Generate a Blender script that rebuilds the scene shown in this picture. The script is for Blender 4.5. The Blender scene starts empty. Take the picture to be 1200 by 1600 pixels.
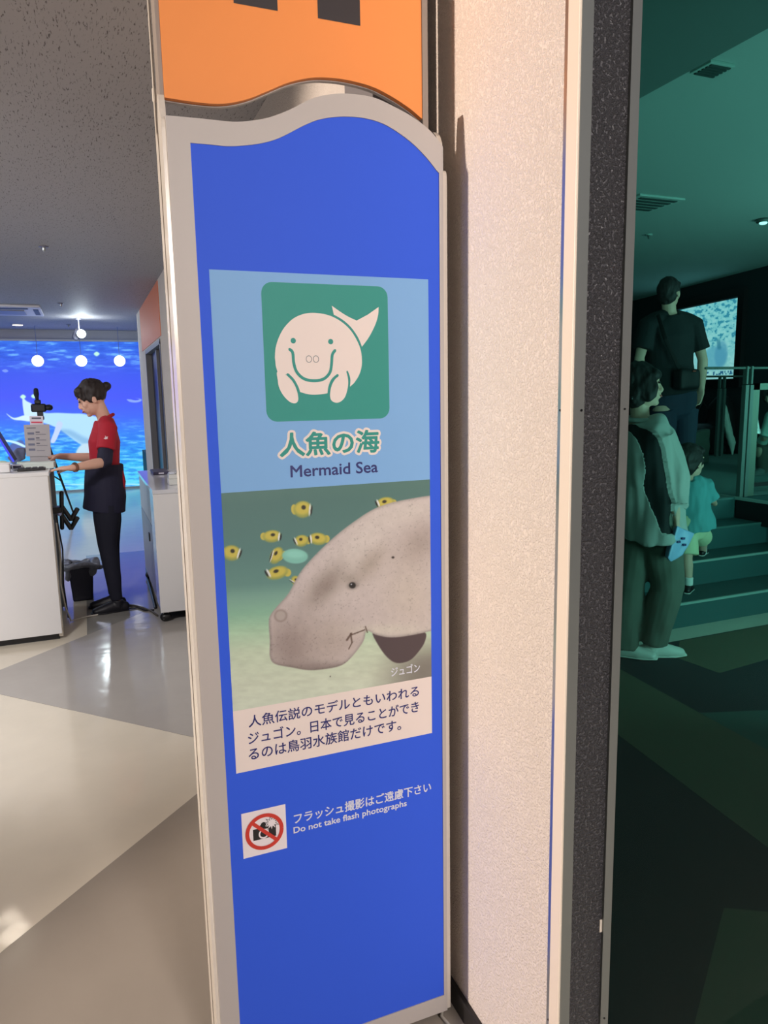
import bpy, bmesh, math, random
import numpy as np
from mathutils import Vector, Matrix, noise
random.seed(7)
SC = bpy.context.scene
COL = SC.collection
V = Vector

# ------------------------------------------------------------------ camera
FPX = 1140.0
CAM = V((0, 0, 1.5))
_y, _p, _r = [math.radians(a) for a in (21.93, 9.07, 1.065)]
_f = V((math.sin(_y)*math.cos(_p), math.cos(_y)*math.cos(_p), -math.sin(_p)))
_rt = V((math.cos(_y), -math.sin(_y), 0)); _dn = _f.cross(_rt)
RT = math.cos(_r)*_rt + math.sin(_r)*_dn
DN = -math.sin(_r)*_rt + math.cos(_r)*_dn
FW = _f
cd = bpy.data.cameras.new('camera'); cam = bpy.data.objects.new('camera', cd); COL.objects.link(cam)
cd.sensor_fit = 'VERTICAL'; cd.sensor_height = 36; cd.lens = FPX/1600*36; cd.clip_start = .02; cd.clip_end = 100
M = Matrix.Identity(4)
for i, v in enumerate((RT, -DN, -FW)):
    for j in range(3): M[j][i] = v[j]
M.translation = CAM
cam.matrix_world = M
SC.camera = cam

def srgb(c):
    return tuple(((x/255)/12.92 if x/255 <= .04045 else ((x/255+.055)/1.055)**2.4) for x in c)

# ------------------------------------------------------------------ world, lights, exposure
w = bpy.data.worlds.new('world'); SC.world = w; w.use_nodes = True
w.node_tree.nodes['Background'].inputs[0].default_value = (.55, .6, .75, 1)
w.node_tree.nodes['Background'].inputs[1].default_value = .13
SC.view_settings.view_transform = 'Standard'; SC.view_settings.look = 'None'
SC.view_settings.gamma = 1; SC.view_settings.use_curve_mapping = False
SC.view_settings.exposure = 0.0

def area(name, loc, target, size, power, color, sy=None):
    l = bpy.data.lights.new(name, 'AREA'); l.energy = power; l.color = color
    l.shape = 'RECTANGLE'; l.size = size; l.size_y = sy or size
    o = bpy.data.objects.new(name, l); COL.objects.link(o); o.location = loc
    o.rotation_euler = (V(target)-V(loc)).to_track_quat('-Z', 'Y').to_euler()
    return o
# warm light of the hall behind the camera, on the sign's face
area('hall_light', (0.72, -3.2, 2.6), (0.45, 1.4, 1.2), .8, 185, (1.0, .90, .85))
cs_ = bpy.data.lights.new('counter_fill', 'SPOT'); cs_.energy = 300; cs_.color = (1, .96, .94); cs_.spot_size = math.radians(100); cs_.spot_blend = 1.0; cs_.shadow_soft_size = .25  # added spot out of view, brightens the counter and the floor before it
co_ = bpy.data.objects.new('counter_fill', cs_); COL.objects.link(co_); co_.location = (-1.3, 2.0, 2.55)
co_.rotation_euler = (V((-.45, 5.2, .6))-V(co_.location)).to_track_quat('-Z', 'Y').to_euler()
# small warm spot far to the left, almost level with the sign's side
k = bpy.data.lights.new('wall_spot', 'SPOT'); k.energy = 1150; k.color = (1.0, .84, .72); k.shadow_soft_size = .035
k.spot_size = math.radians(40); k.spot_blend = .35
ko = bpy.data.objects.new('wall_spot', k); COL.objects.link(ko); ko.location = (-4.6, 1.68, 2.42)
ko.rotation_euler = (V((.745, 1.3, 1.2))-V(ko.location)).to_track_quat('-Z', 'Y').to_euler()
# hall ceiling lights, cool, beyond the sign
area('far_hall_light', (-2.2, 5.6, 2.6), (-1.2, 6.2, 0), 1.2, 60, (.92, .95, 1.0))
area('far_hall_light', (-1.6, 9.4, 2.6), (-1.0, 9.6, 0), 1.0, 30, (.85, .92, 1.0))
# added teal fills out of view, brighten people, platform and ceiling behind the glass
area('teal_fill', (6.0, 1.2, 1.7), (5.0, 6.0, 2.5), 2.0, 40, (.66, 1.0, .95), 2.0)
area('teal_fill', (6.2, 2.7, 1.5), (6.6, 7.5, 3.0), 1.0, 52, (.60, 1.0, .93), 1.0)
area('teal_fill', (3.6, 1.2, .7), (6.2, 7.0, 5.4), 1.4, 75, (.60, 1.0, .93), 1.0)
area('carpet_fill', (2.1, 2.3, 2.9), (2.1, 2.3, 0), 1.0, 1.5, (.62, 1.0, .95))  # added overhead fill, lifts the dark carpet behind the glass

# ------------------------------------------------------------------ helpers
def ray(px, py): return (px-600)/FPX*RT + (py-800)/FPX*DN + FW
def P(axis, val, px, py):
    """point of the photograph measured on a real plane of the building"""
    v = ray(px, py); i = 'XYZ'.index(axis); t = (val-CAM[i])/v[i]
    return CAM + t*v

MATS = {}
def mat(name, col, rough=.6, metal=0, bump=0, bscale=60, bdist=.002, var=0, vscale=4, emit=None, estr=1, spec=.5, coat=0, stretch=None):
    """col in sRGB 0-255; every material is node based"""
    if name in MATS: return MATS[name]
    m = bpy.data.materials.new(name); m.use_nodes = True; MATS[name] = m
    nt = m.node_tree; b = nt.nodes['Principled BSDF']; c = srgb(col)
    b.inputs['Base Color'].default_value = (*c, 1); b.inputs['Roughness'].default_value = rough
    b.inputs['Metallic'].default_value = metal; b.inputs['Specular IOR Level'].default_value = spec
    b.inputs['Coat Weight'].default_value = coat; b.inputs['Coat Roughness'].default_value = .08
    tc = nt.nodes.new('ShaderNodeTexCoord'); src = tc.outputs['Object']
    if stretch:
        mp = nt.nodes.new('ShaderNodeMapping'); mp.inputs['Scale'].default_value = stretch
        nt.links.new(src, mp.inputs[0]); src = mp.outputs[0]
    if var:
        n = nt.nodes.new('ShaderNodeTexNoise'); n.inputs['Scale'].default_value = vscale; n.inputs['Detail'].default_value = 5
        nt.links.new(src, n.inputs['Vector'])
        mx = nt.nodes.new('ShaderNodeMix'); mx.data_type = 'RGBA'
        mx.inputs[6].default_value = (*[x*(1-var) for x in c], 1); mx.inputs[7].default_value = (*[min(1, x*(1+var)) for x in c], 1)
        nt.links.new(n.outputs['Fac'], mx.inputs[0]); nt.links.new(mx.outputs[2], b.inputs['Base Color'])
    if bump:
        n = nt.nodes.new('ShaderNodeTexNoise'); n.inputs['Scale'].default_value = bscale; n.inputs['Detail'].default_value = 4
        nt.links.new(src, n.inputs['Vector'])
        bp = nt.nodes.new('ShaderNodeBump'); bp.inputs['Strength'].default_value = bump; bp.inputs['Distance'].default_value = bdist
        nt.links.new(n.outputs['Fac'], bp.inputs['Height']); nt.links.new(bp.outputs[0], b.inputs['Normal'])
    if emit:
        b.inputs['Emission Color'].default_value = (*srgb(emit), 1); b.inputs['Emission Strength'].default_value = estr
    return m

def link(name, bm_or_me, m, parent=None, smooth=False, label=None):
    if isinstance(bm_or_me, bmesh.types.BMesh):
        me = bpy.data.meshes.new(name); bm_or_me.normal_update(); bm_or_me.to_mesh(me); bm_or_me.free()
    else: me = bm_or_me
    o = bpy.data.objects.new(name, me); COL.objects.link(o)
    if m is not None:
        me.materials.clear()
        for x in (m if isinstance(m, (list, tuple)) else [m]): me.materials.append(x)
    if smooth: me.shade_smooth()
    if parent is not None:
        o.parent = parent
        # vertices are given in world space; parents are unrotated empties or meshes at the origin
        off = parent.location.copy(); pp = parent.parent
        while pp: off += pp.location; pp = pp.parent
        o.matrix_parent_inverse = Matrix.Identity(4)
        if off.length > 0: me.transform(Matrix.Translation(-off))
    if label: o['label'] = label
    return o
def thing(name, label, cat, loc=(0, 0, 0), group=None):
    o = bpy.data.objects.new(name, None); COL.objects.link(o); o.location = loc; o.empty_display_size = .1
    o['label'] = label; o['category'] = cat
    if group: o['group'] = group
    return o
def tag(o, label, cat, group=None):
    o['label'] = label; o['category'] = cat
    if group: o['group'] = group
    return o
def struct(name, bm, m, label=None, smooth=False):
    o = link(name, bm, m, None, smooth); o['kind'] = 'structure'
    if label: o['label'] = label
    return o
def copy_tree(o, parent=None):
    c = o.copy(); COL.objects.link(c); c.parent = parent
    for ch in [x for x in COL.objects if x.parent == o]: copy_tree(ch, c)
    return c

def bx(bm, x0, x1, y0, y1, z0, z1, bev=0):
    r = bmesh.ops.create_cube(bm, size=1)
    vs = r['verts']
    for v in vs:
        v.co = V(((x0+x1)/2+v.co.x*(x1-x0), (y0+y1)/2+v.co.y*(y1-y0), (z0+z1)/2+v.co.z*(z1-z0)))
    if bev:
        es = list({e for v in vs for e in v.link_edges})
        bmesh.ops.bevel(bm, geom=es, offset=bev, segments=2, affect='EDGES', profile=.5)
    return bm
def box(x0, x1, y0, y1, z0, z1, bev=0): return bx(bmesh.new(), x0, x1, y0, y1, z0, z1, bev)
def prism(bm, pts, d):
    """pts: closed outline (list of Vector), extruded by vector d"""
    a = [bm.verts.new(p) for p in pts]; b = [bm.verts.new(V(p)+V(d)) for p in pts]
    n = len(a)
    bm.faces.new(a); bm.faces.new(b[::-1])
    for i in range(n): bm.faces.new((a[i], b[i], b[(i+1) % n], a[(i+1) % n])[::-1])
    bmesh.ops.recalc_face_normals(bm, faces=bm.faces[:])
    return bm
def tube(bm, pts, rad, n=12, cap=True, side=None):
    """closed tube through pts; rad = list of r or (r_side, r_other)"""
    pts = [V(p) for p in pts]; rings = []
    side = V(side) if side else None; ref = side or V((0, 0, 1)); last = None
    rad = list(rad) if hasattr(rad, '__len__') else [rad]*len(pts)
    P_, R_ = [], []
    T = [(pts[min(i+1, len(pts)-1)]-pts[max(i-1, 0)]).normalized() for i in range(len(pts))]
    rr = [r if hasattr(r, '__len__') else (r, r) for r in rad]
    seq = []
    if cap:
        r0 = min(rr[0]);
        for k in (.05, .5, .85): seq.append((pts[0]-T[0]*r0*math.sqrt(max(0, 1-k*k))*.9, (rr[0][0]*k, rr[0][1]*k), T[0]))
    for p, r, t in zip(pts, rr, T): seq.append((p, r, t))
    if cap:
        r0 = min(rr[-1])
        for k in (.85, .5, .05): seq.append((pts[-1]+T[-1]*r0*math.sqrt(max(0, 1-k*k))*.9, (rr[-1][0]*k, rr[-1][1]*k), T[-1]))
    for p, r, t in seq:
        s = ref - t*ref.dot(t)
        if s.length < .2:
            s = (last if last is not None else V((1, 0, 0))); s = s - t*s.dot(t)
            if s.length < .1: s = V((0, 1, 0)) - t*t.y
        s.normalize(); last = s; u = t.cross(s)
        rings.append([bm.verts.new(p + s*math.cos(a)*r[0] + u*math.sin(a)*r[1]) for a in [2*math.pi*k/n for k in range(n)]])
    for a, b in zip(rings, rings[1:]):
        for k in range(n): bm.faces.new((a[k], a[(k+1) % n], b[(k+1) % n], b[k]))
    bm.faces.new(rings[0][::-1]); bm.faces.new(rings[-1])
    return bm
def ell(bm, c, r, rot=None, seg=20):
    """ellipsoid: r=(rx,ry,rz); rot 3x3"""
    res = bmesh.ops.create_uvsphere(bm, u_segments=seg, v_segments=seg//2+2, radius=1)
    m = Matrix.Translation(V(c)) @ (rot.to_4x4() if rot else Matrix.Identity(4)) @ Matrix.Diagonal((*r, 1))
    bmesh.ops.transform(bm, matrix=m, verts=res['verts'])
    return bm
def remesh(bm, voxel, smooth=4, wr=0, wscale=8, wvec=(1, 1, 1)):
    """union of overlapping closed shapes grown into one continuous surface"""
    bmesh.ops.recalc_face_normals(bm, faces=bm.faces[:])
    ng = [f for f in bm.faces if len(f.verts) > 4]
    if ng: bmesh.ops.poke(bm, faces=ng)
    for _ in range(6):
        es = [e for e in bm.edges if e.calc_length() > 6*voxel]
        if not es: break
        bmesh.ops.subdivide_edges(bm, edges=es, cuts=1, use_grid_fill=True)
    bmesh.ops.triangulate(bm, faces=[f for f in bm.faces if len(f.verts) > 4])
    me = bpy.data.meshes.new('tmp'); bm.to_mesh(me); bm.free()
    ts = bpy.data.scenes.new('tmp'); o = bpy.data.objects.new('tmp', me); ts.collection.objects.link(o)
    md = o.modifiers.new('r', 'REMESH'); md.mode = 'VOXEL'; md.voxel_size = voxel; md.adaptivity = 0
    if smooth:
        s = o.modifiers.new('s', 'SMOOTH'); s.factor = .5; s.iterations = smooth
    ts.view_layers[0].update(); dg = ts.view_layers[0].depsgraph
    out = bpy.data.meshes.new_from_object(o.evaluated_get(dg))
    bpy.data.scenes.remove(ts); bpy.data.objects.remove(o); bpy.data.meshes.remove(me)
    if wr:
        out.update()
        n = len(out.vertices); co = np.empty(n*3); no = np.empty(n*3, np.float32)
        out.vertices.foreach_get('co', co); out.vertex_normals.foreach_get('vector', no); co = co.reshape(-1, 3); no = no.reshape(-1, 3)
        am = np.array([noise.noise(V(q))*wr + noise.noise(V(q)*2.1)*wr*.4 for q in (co*np.array(wvec)*wscale).tolist()])
        out.vertices.foreach_set('co', (co+no*am[:, None]).ravel()); out.update()
    out.shade_smooth()
    return out

# ------------------------------------------------------------------ special materials
def node_mat(name):
    m = bpy.data.materials.new(name); m.use_nodes = True; MATS[name] = m
    return m, m.node_tree, m.node_tree.nodes['Principled BSDF']
def plaster(name, col, scale, dist, strength, rough=.85, var=.04):
    m, nt, b = node_mat(name); c = srgb(col)
    tc = nt.nodes.new('ShaderNodeTexCoord')
    n1 = nt.nodes.new('ShaderNodeTexNoise'); n1.inputs['Scale'].default_value = scale; n1.inputs['Detail'].default_value = 3; n1.inputs['Roughness'].default_value = .5
    n2 = nt.nodes.new('ShaderNodeTexVoronoi'); n2.inputs['Scale'].default_value = scale*.55; n2.feature = 'SMOOTH_F1'
    n3 = nt.nodes.new('ShaderNodeTexNoise'); n3.inputs['Scale'].default_value = 3
    for n in (n1, n2, n3): nt.links.new(tc.outputs['Object'], n.inputs['Vector'])
    rp = nt.nodes.new('ShaderNodeValToRGB'); rp.color_ramp.elements[0].position = .42; rp.color_ramp.elements[1].position = .66
    nt.links.new(n1.outputs['Fac'], rp.inputs[0])
    ad = nt.nodes.new('ShaderNodeMath'); ad.operation = 'SUBTRACT'
    ml = nt.nodes.new('ShaderNodeMath'); ml.operation = 'MULTIPLY'; ml.inputs[1].default_value = .5
    nt.links.new(n2.outputs['Distance'], ml.inputs[0]); nt.links.new(rp.outputs[0], ad.inputs[0]); nt.links.new(ml.outputs[0], ad.inputs[1])
    bp = nt.nodes.new('ShaderNodeBump'); bp.inputs['Strength'].default_value = strength; bp.inputs['Distance'].default_value = dist
    nt.links.new(ad.outputs[0], bp.inputs['Height']); nt.links.new(bp.outputs[0], b.inputs['Normal'])
    mx = nt.nodes.new('ShaderNodeMix'); mx.data_type = 'RGBA'
    mx.inputs[6].default_value = (*[x*(1-var) for x in c], 1); mx.inputs[7].default_value = (*[min(1, x*(1+var)) for x in c], 1)
    nt.links.new(n3.outputs['Fac'], mx.inputs[0]); nt.links.new(mx.outputs[2], b.inputs['Base Color'])
    b.inputs['Roughness'].default_value = rough
    return m
PL = plaster('cream_plaster', (240, 228, 216), 230, .0026, .8)
PLD = plaster('dark_plaster', (78, 78, 82), 190, .006, 1.0, .45)
def ceiling_mat():
    m, nt, b = node_mat('fibre_ceiling')
    tc = nt.nodes.new('ShaderNodeTexCoord'); mp = nt.nodes.new('ShaderNodeMapping')
    mp.inputs['Scale'].default_value = (120, 20, 30); mp.inputs['Rotation'].default_value = (0, 0, math.radians(14))
    nt.links.new(tc.outputs['Object'], mp.inputs[0])
    n = nt.nodes.new('ShaderNodeTexNoise'); n.inputs['Scale'].default_value = 1.6; n.inputs['Detail'].default_value = 3; n.inputs['Distortion'].default_value = .6
    nt.links.new(mp.outputs[0], n.inputs['Vector'])
    r = nt.nodes.new('ShaderNodeValToRGB'); e = r.color_ramp.elements
    e[0].position = .60; e[0].color = (*srgb((176, 172, 172)), 1); e[1].position = .66; e[1].color = (*srgb((104, 96, 92)), 1)
    nt.links.new(n.outputs['Fac'], r.inputs[0]); nt.links.new(r.outputs[0], b.inputs['Base Color'])
    bp = nt.nodes.new('ShaderNodeBump'); bp.invert = True; bp.inputs['Strength'].default_value = .5; bp.inputs['Distance'].default_value = .003
    nt.links.new(r.outputs[0], bp.inputs['Height']); nt.links.new(bp.outputs[0], b.inputs['Normal'])
    b.inputs['Roughness'].default_value = .62
    return m
CEIL = ceiling_mat()
def floor_mat(name, col, rough=.12):
    m, nt, b = node_mat(name); c = srgb(col)
    tc = nt.nodes.new('ShaderNodeTexCoord')
    n = nt.nodes.new('ShaderNodeTexNoise'); n.inputs['Scale'].default_value = 5; n.inputs['Detail'].default_value = 6
    n2 = nt.nodes.new('ShaderNodeTexNoise'); n2.inputs['Scale'].default_value = 9; n2.inputs['Detail'].default_value = 2
    nt.links.new(tc.outputs['Object'], n.inputs['Vector']); nt.links.new(tc.outputs['Object'], n2.inputs['Vector'])
    mx = nt.nodes.new('ShaderNodeMix'); mx.data_type = 'RGBA'
    mx.inputs[6].default_value = (*[x*.93 for x in c], 1); mx.inputs[7].default_value = (*[min(1, x*1.05) for x in c], 1)
    nt.links.new(n.outputs['Fac'], mx.inputs[0]); nt.links.new(mx.outputs[2], b.inputs['Base Color'])
    bp = nt.nodes.new('ShaderNodeBump'); bp.inputs['Strength'].default_value = .12; bp.inputs['Distance'].default_value = .01
    nt.links.new(n2.outputs['Fac'], bp.inputs['Height']); nt.links.new(bp.outputs[0], b.inputs['Normal'])
    b.inputs['Roughness'].default_value = rough
    return m
FCREAM = floor_mat('cream_vinyl', (226, 218, 202)); FGREY = floor_mat('grey_vinyl', (176, 172, 168)); FDARK = floor_mat('dark_grey_vinyl', (160, 152, 142), .2)
FSHADE = floor_mat('shaded_vinyl', (150, 148, 144))
SIGNGREY = mat('sign_grey_paint', (188, 182, 178), .5, bump=.1, bscale=300, bdist=.0005)
SIDE = mat('glossy_cream_edge', (224, 216, 204), .22, var=.03)
ALU = mat('brushed_aluminium', (190, 195, 196), .28, .9, bump=.05, bscale=400, bdist=.0003, stretch=(1, 1, .02))
ALUD = mat('grey_anodised_aluminium', (130, 134, 132), .4, .6)
WHITE = mat('white_laminate', (226, 226, 228), .35)
BLACK = mat('black_plastic', (22, 22, 26), .4); NAVY = mat('navy_plastic', (24, 28, 52), .45)

# ------------------------------------------------------------------ vertex-coloured prints
def pmat(name, emit=0, rough=.5):
    m, nt, b = node_mat(name)
    a = nt.nodes.new('ShaderNodeVertexColor'); a.layer_name = 'print'
    if emit:
        b.inputs['Base Color'].default_value = (.02, .02, .02, 1)
        nt.links.new(a.outputs[0], b.inputs['Emission Color']); b.inputs['Emission Strength'].default_value = emit
    else: nt.links.new(a.outputs[0], b.inputs['Base Color'])
    b.inputs['Roughness'].default_value = rough
    return m
def picture(name, O, U, W, nu, nv, fn, m, parent=None):
    """flat printed/lit picture: grid O + u*U + v*W, fn(X,Y,Z arrays)->sRGB 0-255 (n,3)"""
    u, v = np.meshgrid(np.linspace(0, 1, nu), np.linspace(0, 1, nv)); u = u.ravel(); v = v.ravel()
    pts = np.array(O)[None]+u[:, None]*np.array(U)[None]+v[:, None]*np.array(W)[None]
    col = np.clip(fn(pts), 0, 255)/255
    lin = np.where(col <= .04045, col/12.92, ((col+.055)/1.055)**2.4)
    i = np.arange(nu*nv).reshape(nv, nu)
    f = np.stack([i[:-1, :-1], i[:-1, 1:], i[1:, 1:], i[1:, :-1]], -1).reshape(-1, 4)
    me = bpy.data.meshes.new(name); me.from_pydata(pts.tolist(), [], f.tolist()); me.update()
    ca = me.color_attributes.new('print', 'FLOAT_COLOR', 'POINT')
    ca.data.foreach_set('color', np.c_[lin, np.ones(len(lin))].astype(np.float32).ravel())
    return link(name, me, m, parent)
_rt_, _dn_, _fw_ = np.array(RT), np.array(DN), np.array(FW)
def photo_uv(p):
    """where a point of a flat print was measured (the drawing's own 2-D coordinates)"""
    q = p-np.array(CAM); z = q@_fw_
    return 600+FPX*(q@_rt_)/z, 800+FPX*(q@_dn_)/z
def sstep(a, b, x):
    t = np.clip((x-a)/(b-a), 0, 1); return t*t*(3-2*t)
def polyd(x, y, pts):
    """signed distance to polygon, negative inside"""
    pts = np.array(pts, float); d = np.full(x.shape, 1e9); ins = np.zeros(x.shape, bool)
    for (x0, y0), (x1, y1) in zip(pts, np.roll(pts, -1, 0)):
        ex, ey = x1-x0, y1-y0; t = np.clip(((x-x0)*ex+(y-y0)*ey)/(ex*ex+ey*ey+1e-9), 0, 1)
        d = np.minimum(d, (x-x0-t*ex)**2+(y-y0-t*ey)**2)
        c = ((y0 <= y) != (y1 <= y)); xi = x0+(y-y0)/(ey if abs(ey) > 1e-9 else 1e-9)*ex
        ins ^= c & (x < xi)
    d = np.sqrt(d); return np.where(ins, -d, d)
def over(c, a, col):
    col = np.array(col, float); a = a[:, None]
    return c*(1-a)+col*a
def smooth_pts(pts, n=6, closed=True):
    """Catmull-Rom through 2-D points"""
    p = [V((a, b)) for a, b in pts]; out = []; N = len(p)
    for i in range(N if closed else N-1):
        g = (lambda k: p[k % N]) if closed else (lambda k: p[max(0, min(N-1, k))])
        a, b, c, d = g(i-1), g(i), g(i+1), g(i+2)
        for k in range(n):
            t = k/n
            out.append(.5*((2*b)+(c-a)*t+(2*a-5*b+4*c-d)*t*t+(3*b-a-3*c+d)*t**3))
    if not closed: out.append(p[-1])
    return [(q.x, q.y) for q in out]
def vnoise(x, y, seed=0):
    rs = np.random.RandomState(seed); g = rs.rand(64, 64)
    xi = np.floor(x).astype(int); yi = np.floor(y).astype(int); fx = x-xi; fy = y-yi
    fx = fx*fx*(3-2*fx); fy = fy*fy*(3-2*fy)
    a = g[yi % 64, xi % 64]; b = g[yi % 64, (xi+1) % 64]; c = g[(yi+1) % 64, xi % 64]; d = g[(yi+1) % 64, (xi+1) % 64]
    return (a*(1-fx)+b*fx)*(1-fy)+(c*(1-fx)+d*fx)*fy
def fbm(x, y, seed=0, o=4):
    s = 0; a = .5
    for k in range(o): s = s+a*vnoise(x*2**k+k*7.3, y*2**k+k*3.1, seed+k); a *= .5
    return s/(1-.5**o)

# ------------------------------------------------------------------ large structure
XW = .745; YC = 1.005; ZC = 2.65; YE = 10.75
struct('floor', box(-7.2, 12, -5.2, 14, -.1, 0), FCREAM)
fl = bpy.data.objects['floor']
def inlay(pts, m, z=0.0015):
    return link('floor_panel', prism(bmesh.new(), [V((a, b, .0002)) for a, b in pts], (0, 0, z)), m, fl)
inlay([(-.73, 4.32), (.74, 2.755), (.74, 5.79)], FGREY)
inlay([(-3.4, -1.0), (.74, 3.144), (.74, -1.0)], FDARK)
inlay([(-.1, 4.955), (.74, 5.795), (.74, 7.6), (-.1, 7.6)], FSHADE, .0012)  # shade and dark reflection beside the counter, painted as a grey panel
inlay([(-7, 3.2), (-3.6, 6.6), (-7, 10)], FGREY)
# floor behind the glass: carpet bands
RBR = mat('olive_carpet', (92, 96, 78), .9, bump=.3, bscale=500); RDK = mat('dark_teal_carpet', (24, 46, 52), .9, bump=.3, bscale=500)
RMD = mat('mid_teal_carpet', (52, 96, 90), .9, bump=.3, bscale=500)
inlay([(.86, 1.02), (12, 1.02), (12, 3.27), (.86, 3.27)], RDK, .001)
inlay([(2.30, 3.26), (2.598, 3.054), (2.544, 2.057), (2.4, 1.1), (1.75, 1.1), (1.981, 1.577), (2.073, 2.436), (2.1, 3.26)], RBR, .0016)
inlay([(3.0, 3.052), (3.036, 2.78), (3.442, 2.824), (4.2, 2.9), (4.2, 3.26), (3.225, 3.26)], RBR, .0016)
inlay([(2.56, 2.45), (3.0, 2.3), (3.066, 2.503), (3.4, 2.2), (3.3, 1.1), (2.42, 1.1), (2.544, 2.057)], RMD, .0016)
inlay([(1.24, 1.15), (1.30, 1.05), (1.7, 1.05), (1.72, 1.36), (1.62, 1.42)], RBR, .0016)
struct('ceiling', bx(box(-7.2, XW, -5.2, 14, ZC, ZC+.12), XW, 1.75, YE, 14, ZC, ZC+.12), CEIL)
struct('wall_left', box(-7.3, -7.2, -5.2, 14, 0, ZC), mat('pale_wall', (205, 200, 196), .8, bump=.2))
struct('wall_front', box(-7.3, 12, -5.3, -5.2, 0, 3.1), mat('pale_wall', (205, 200, 196), .8))
# right-hand wall of the hall, cream plaster, with a service doorway
bm = bmesh.new(); bx(bm, XW, .834, YC+.001, 7.75, 0, ZC); bx(bm, XW, .834, 9.55, YE, 0, ZC); bx(bm, XW, .834, 7.75, 9.55, 2.08, ZC)
wr_ = struct('wall_right', bm, PL)
link('wall_patch', box(XW-.006, XW+.01, 7.6, 10.1, 2.12, ZC-.01), mat('orange_panel_paint', (238, 138, 88), .6), wr_, label='orange painted band above the dark doorway')
bm = bmesh.new(); bx(bm, XW+.06, .834, 7.75, 9.55, 0, 2.08)
d1 = struct('door_1', bm, mat('dark_door', (30, 32, 48), .35))
link('door_frame', bx(bx(bx(bmesh.new(), XW-.008, XW+.08, 7.72, 7.76, 0, 2.08), XW-.008, XW+.08, 9.54, 9.58, 0, 2.08), XW-.008, XW+.08, 7.72, 9.58, 2.05, 2.1), mat('grey_door_frame', (120, 118, 122), .5), d1)
link('door_stile', box(XW+.03, XW+.062, 8.58, 8.68, 0, 2.05), mat('grey_door_frame', (120, 118, 122), .5), d1)
# skirting along the wall
struct('baseboard_right', bx(bmesh.new(), XW-.012, XW, YC+.05, 7.7, 0, .058, .002), mat('black_skirting', (34, 32, 32), .45))
# trims of the corner and the window frame
t = struct('trim_1', box(XW-.003, XW+.02, 1.030, 1.046, 0, ZC), ALU)
for z in (.3, 1.47, 2.3): link('screw', tube(bmesh.new(), [(XW-.0045, 1.038, z), (XW-.002, 1.038, z)], [.0022, .0022], 10, False), mat('screw_steel', (70, 70, 72), .3, 1), t)
t = struct('trim_2', box(XW-.009, XW+.012, YC-.004, 1.030, 0, ZC, .001), mat('cream_painted_trim', (240, 226, 208), .45))
t = struct('trim_3', box(XW-.005, .761, YC-.0055, YC+.02, 0, ZC), ALUD)
for z in (.3, 1.47, 2.3): link('screw', tube(bmesh.new(), [(.755, YC-.0068, z), (.755, YC-.0045, z)], [.0022, .0022], 10, False), MATS['screw_steel'], t)
struct('wall_corner', box(.761, .838, YC, 1.10, 0, 3.1), PLD, 'narrow end of the wall in rough dark grey plaster')
t = struct('trim_4', bx(bx(bmesh.new(), .834, .852, YC-.006, YC+.05, 0, 3.1), .838, .870, YC+.02, YC+.035, 0, 3.1), ALUD)
for z in (.3, 1.47, 2.3): link('screw', tube(bmesh.new(), [(.843, YC-.0075, z), (.843, YC-.005, z)], [.0018, .0018], 10, False), MATS['screw_steel'], t)
tag_ = link('paint_chip', bx(bmesh.new(), .829, .834, YC-.002, YC+.001, .486, .512, .0006), mat('chip_white', (225, 215, 200), .7), t)
# glass
m, nt, b = node_mat('green_tinted_glass'); nt.nodes.remove(b); out = nt.nodes['Material Output']
tr = nt.nodes.new('ShaderNodeBsdfTransparent'); tr.inputs[0].default_value = (.46, .66, .63, 1)
gl = nt.nodes.new('ShaderNodeBsdfGlossy'); gl.inputs['Roughness'].default_value = .0; gl.inputs[0].default_value = (.9, 1, 1, 1)
fr = nt.nodes.new('ShaderNodeFresnel'); fr.inputs[0].default_value = 1.22; mx = nt.nodes.new('ShaderNodeMixShader')
ge = nt.nodes.new('ShaderNodeNewGeometry'); iv = nt.nodes.new('ShaderNodeMath'); iv.operation = 'SUBTRACT'; iv.inputs[0].default_value = 1
ml = nt.nodes.new('ShaderNodeMath'); ml.operation = 'MULTIPLY'; fr.inputs[0].default_value = 1.16
nt.links.new(ge.outputs['Backfacing'], iv.inputs[1]); nt.links.new(fr.outputs[0], ml.inputs[0]); nt.links.new(iv.outputs[0], ml.inputs[1])
nt.links.new(ml.outputs[0], mx.inputs[0]); nt.links.new(tr.outputs[0], mx.inputs[1]); nt.links.new(gl.outputs[0], mx.inputs[2]); nt.links.new(mx.outputs[0], out.inputs[0])
gw = struct('window_1', bx(bmesh.new(), .846, 4.6, YC+.022, YC+.032, 0.0, 3.0), m)
# room behind the glass
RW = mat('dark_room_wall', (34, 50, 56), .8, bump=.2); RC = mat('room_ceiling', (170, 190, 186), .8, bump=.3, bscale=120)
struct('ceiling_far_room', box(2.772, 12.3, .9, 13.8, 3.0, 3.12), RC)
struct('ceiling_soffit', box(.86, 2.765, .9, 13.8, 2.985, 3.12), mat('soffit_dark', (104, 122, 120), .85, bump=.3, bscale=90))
a = V((7.96, 6.91, 0)); d = V((.222, .975, 0)); q = V((.975, -.222, 0))
pts = [a-d*6.2, a+d*7.0, a+d*7.0+q*.2, a-d*6.2+q*.2]
struct('wall_screen', prism(bmesh.new(), pts, (0, 0, 3.0)), RW)
struct('wall_rear', box(.85, 12, 13.6, 13.8, 0, 3.1), RW)
struct('wall_window_side', box(4.6, 8, .9, 1.05, 0, 3.1), RW)
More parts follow.
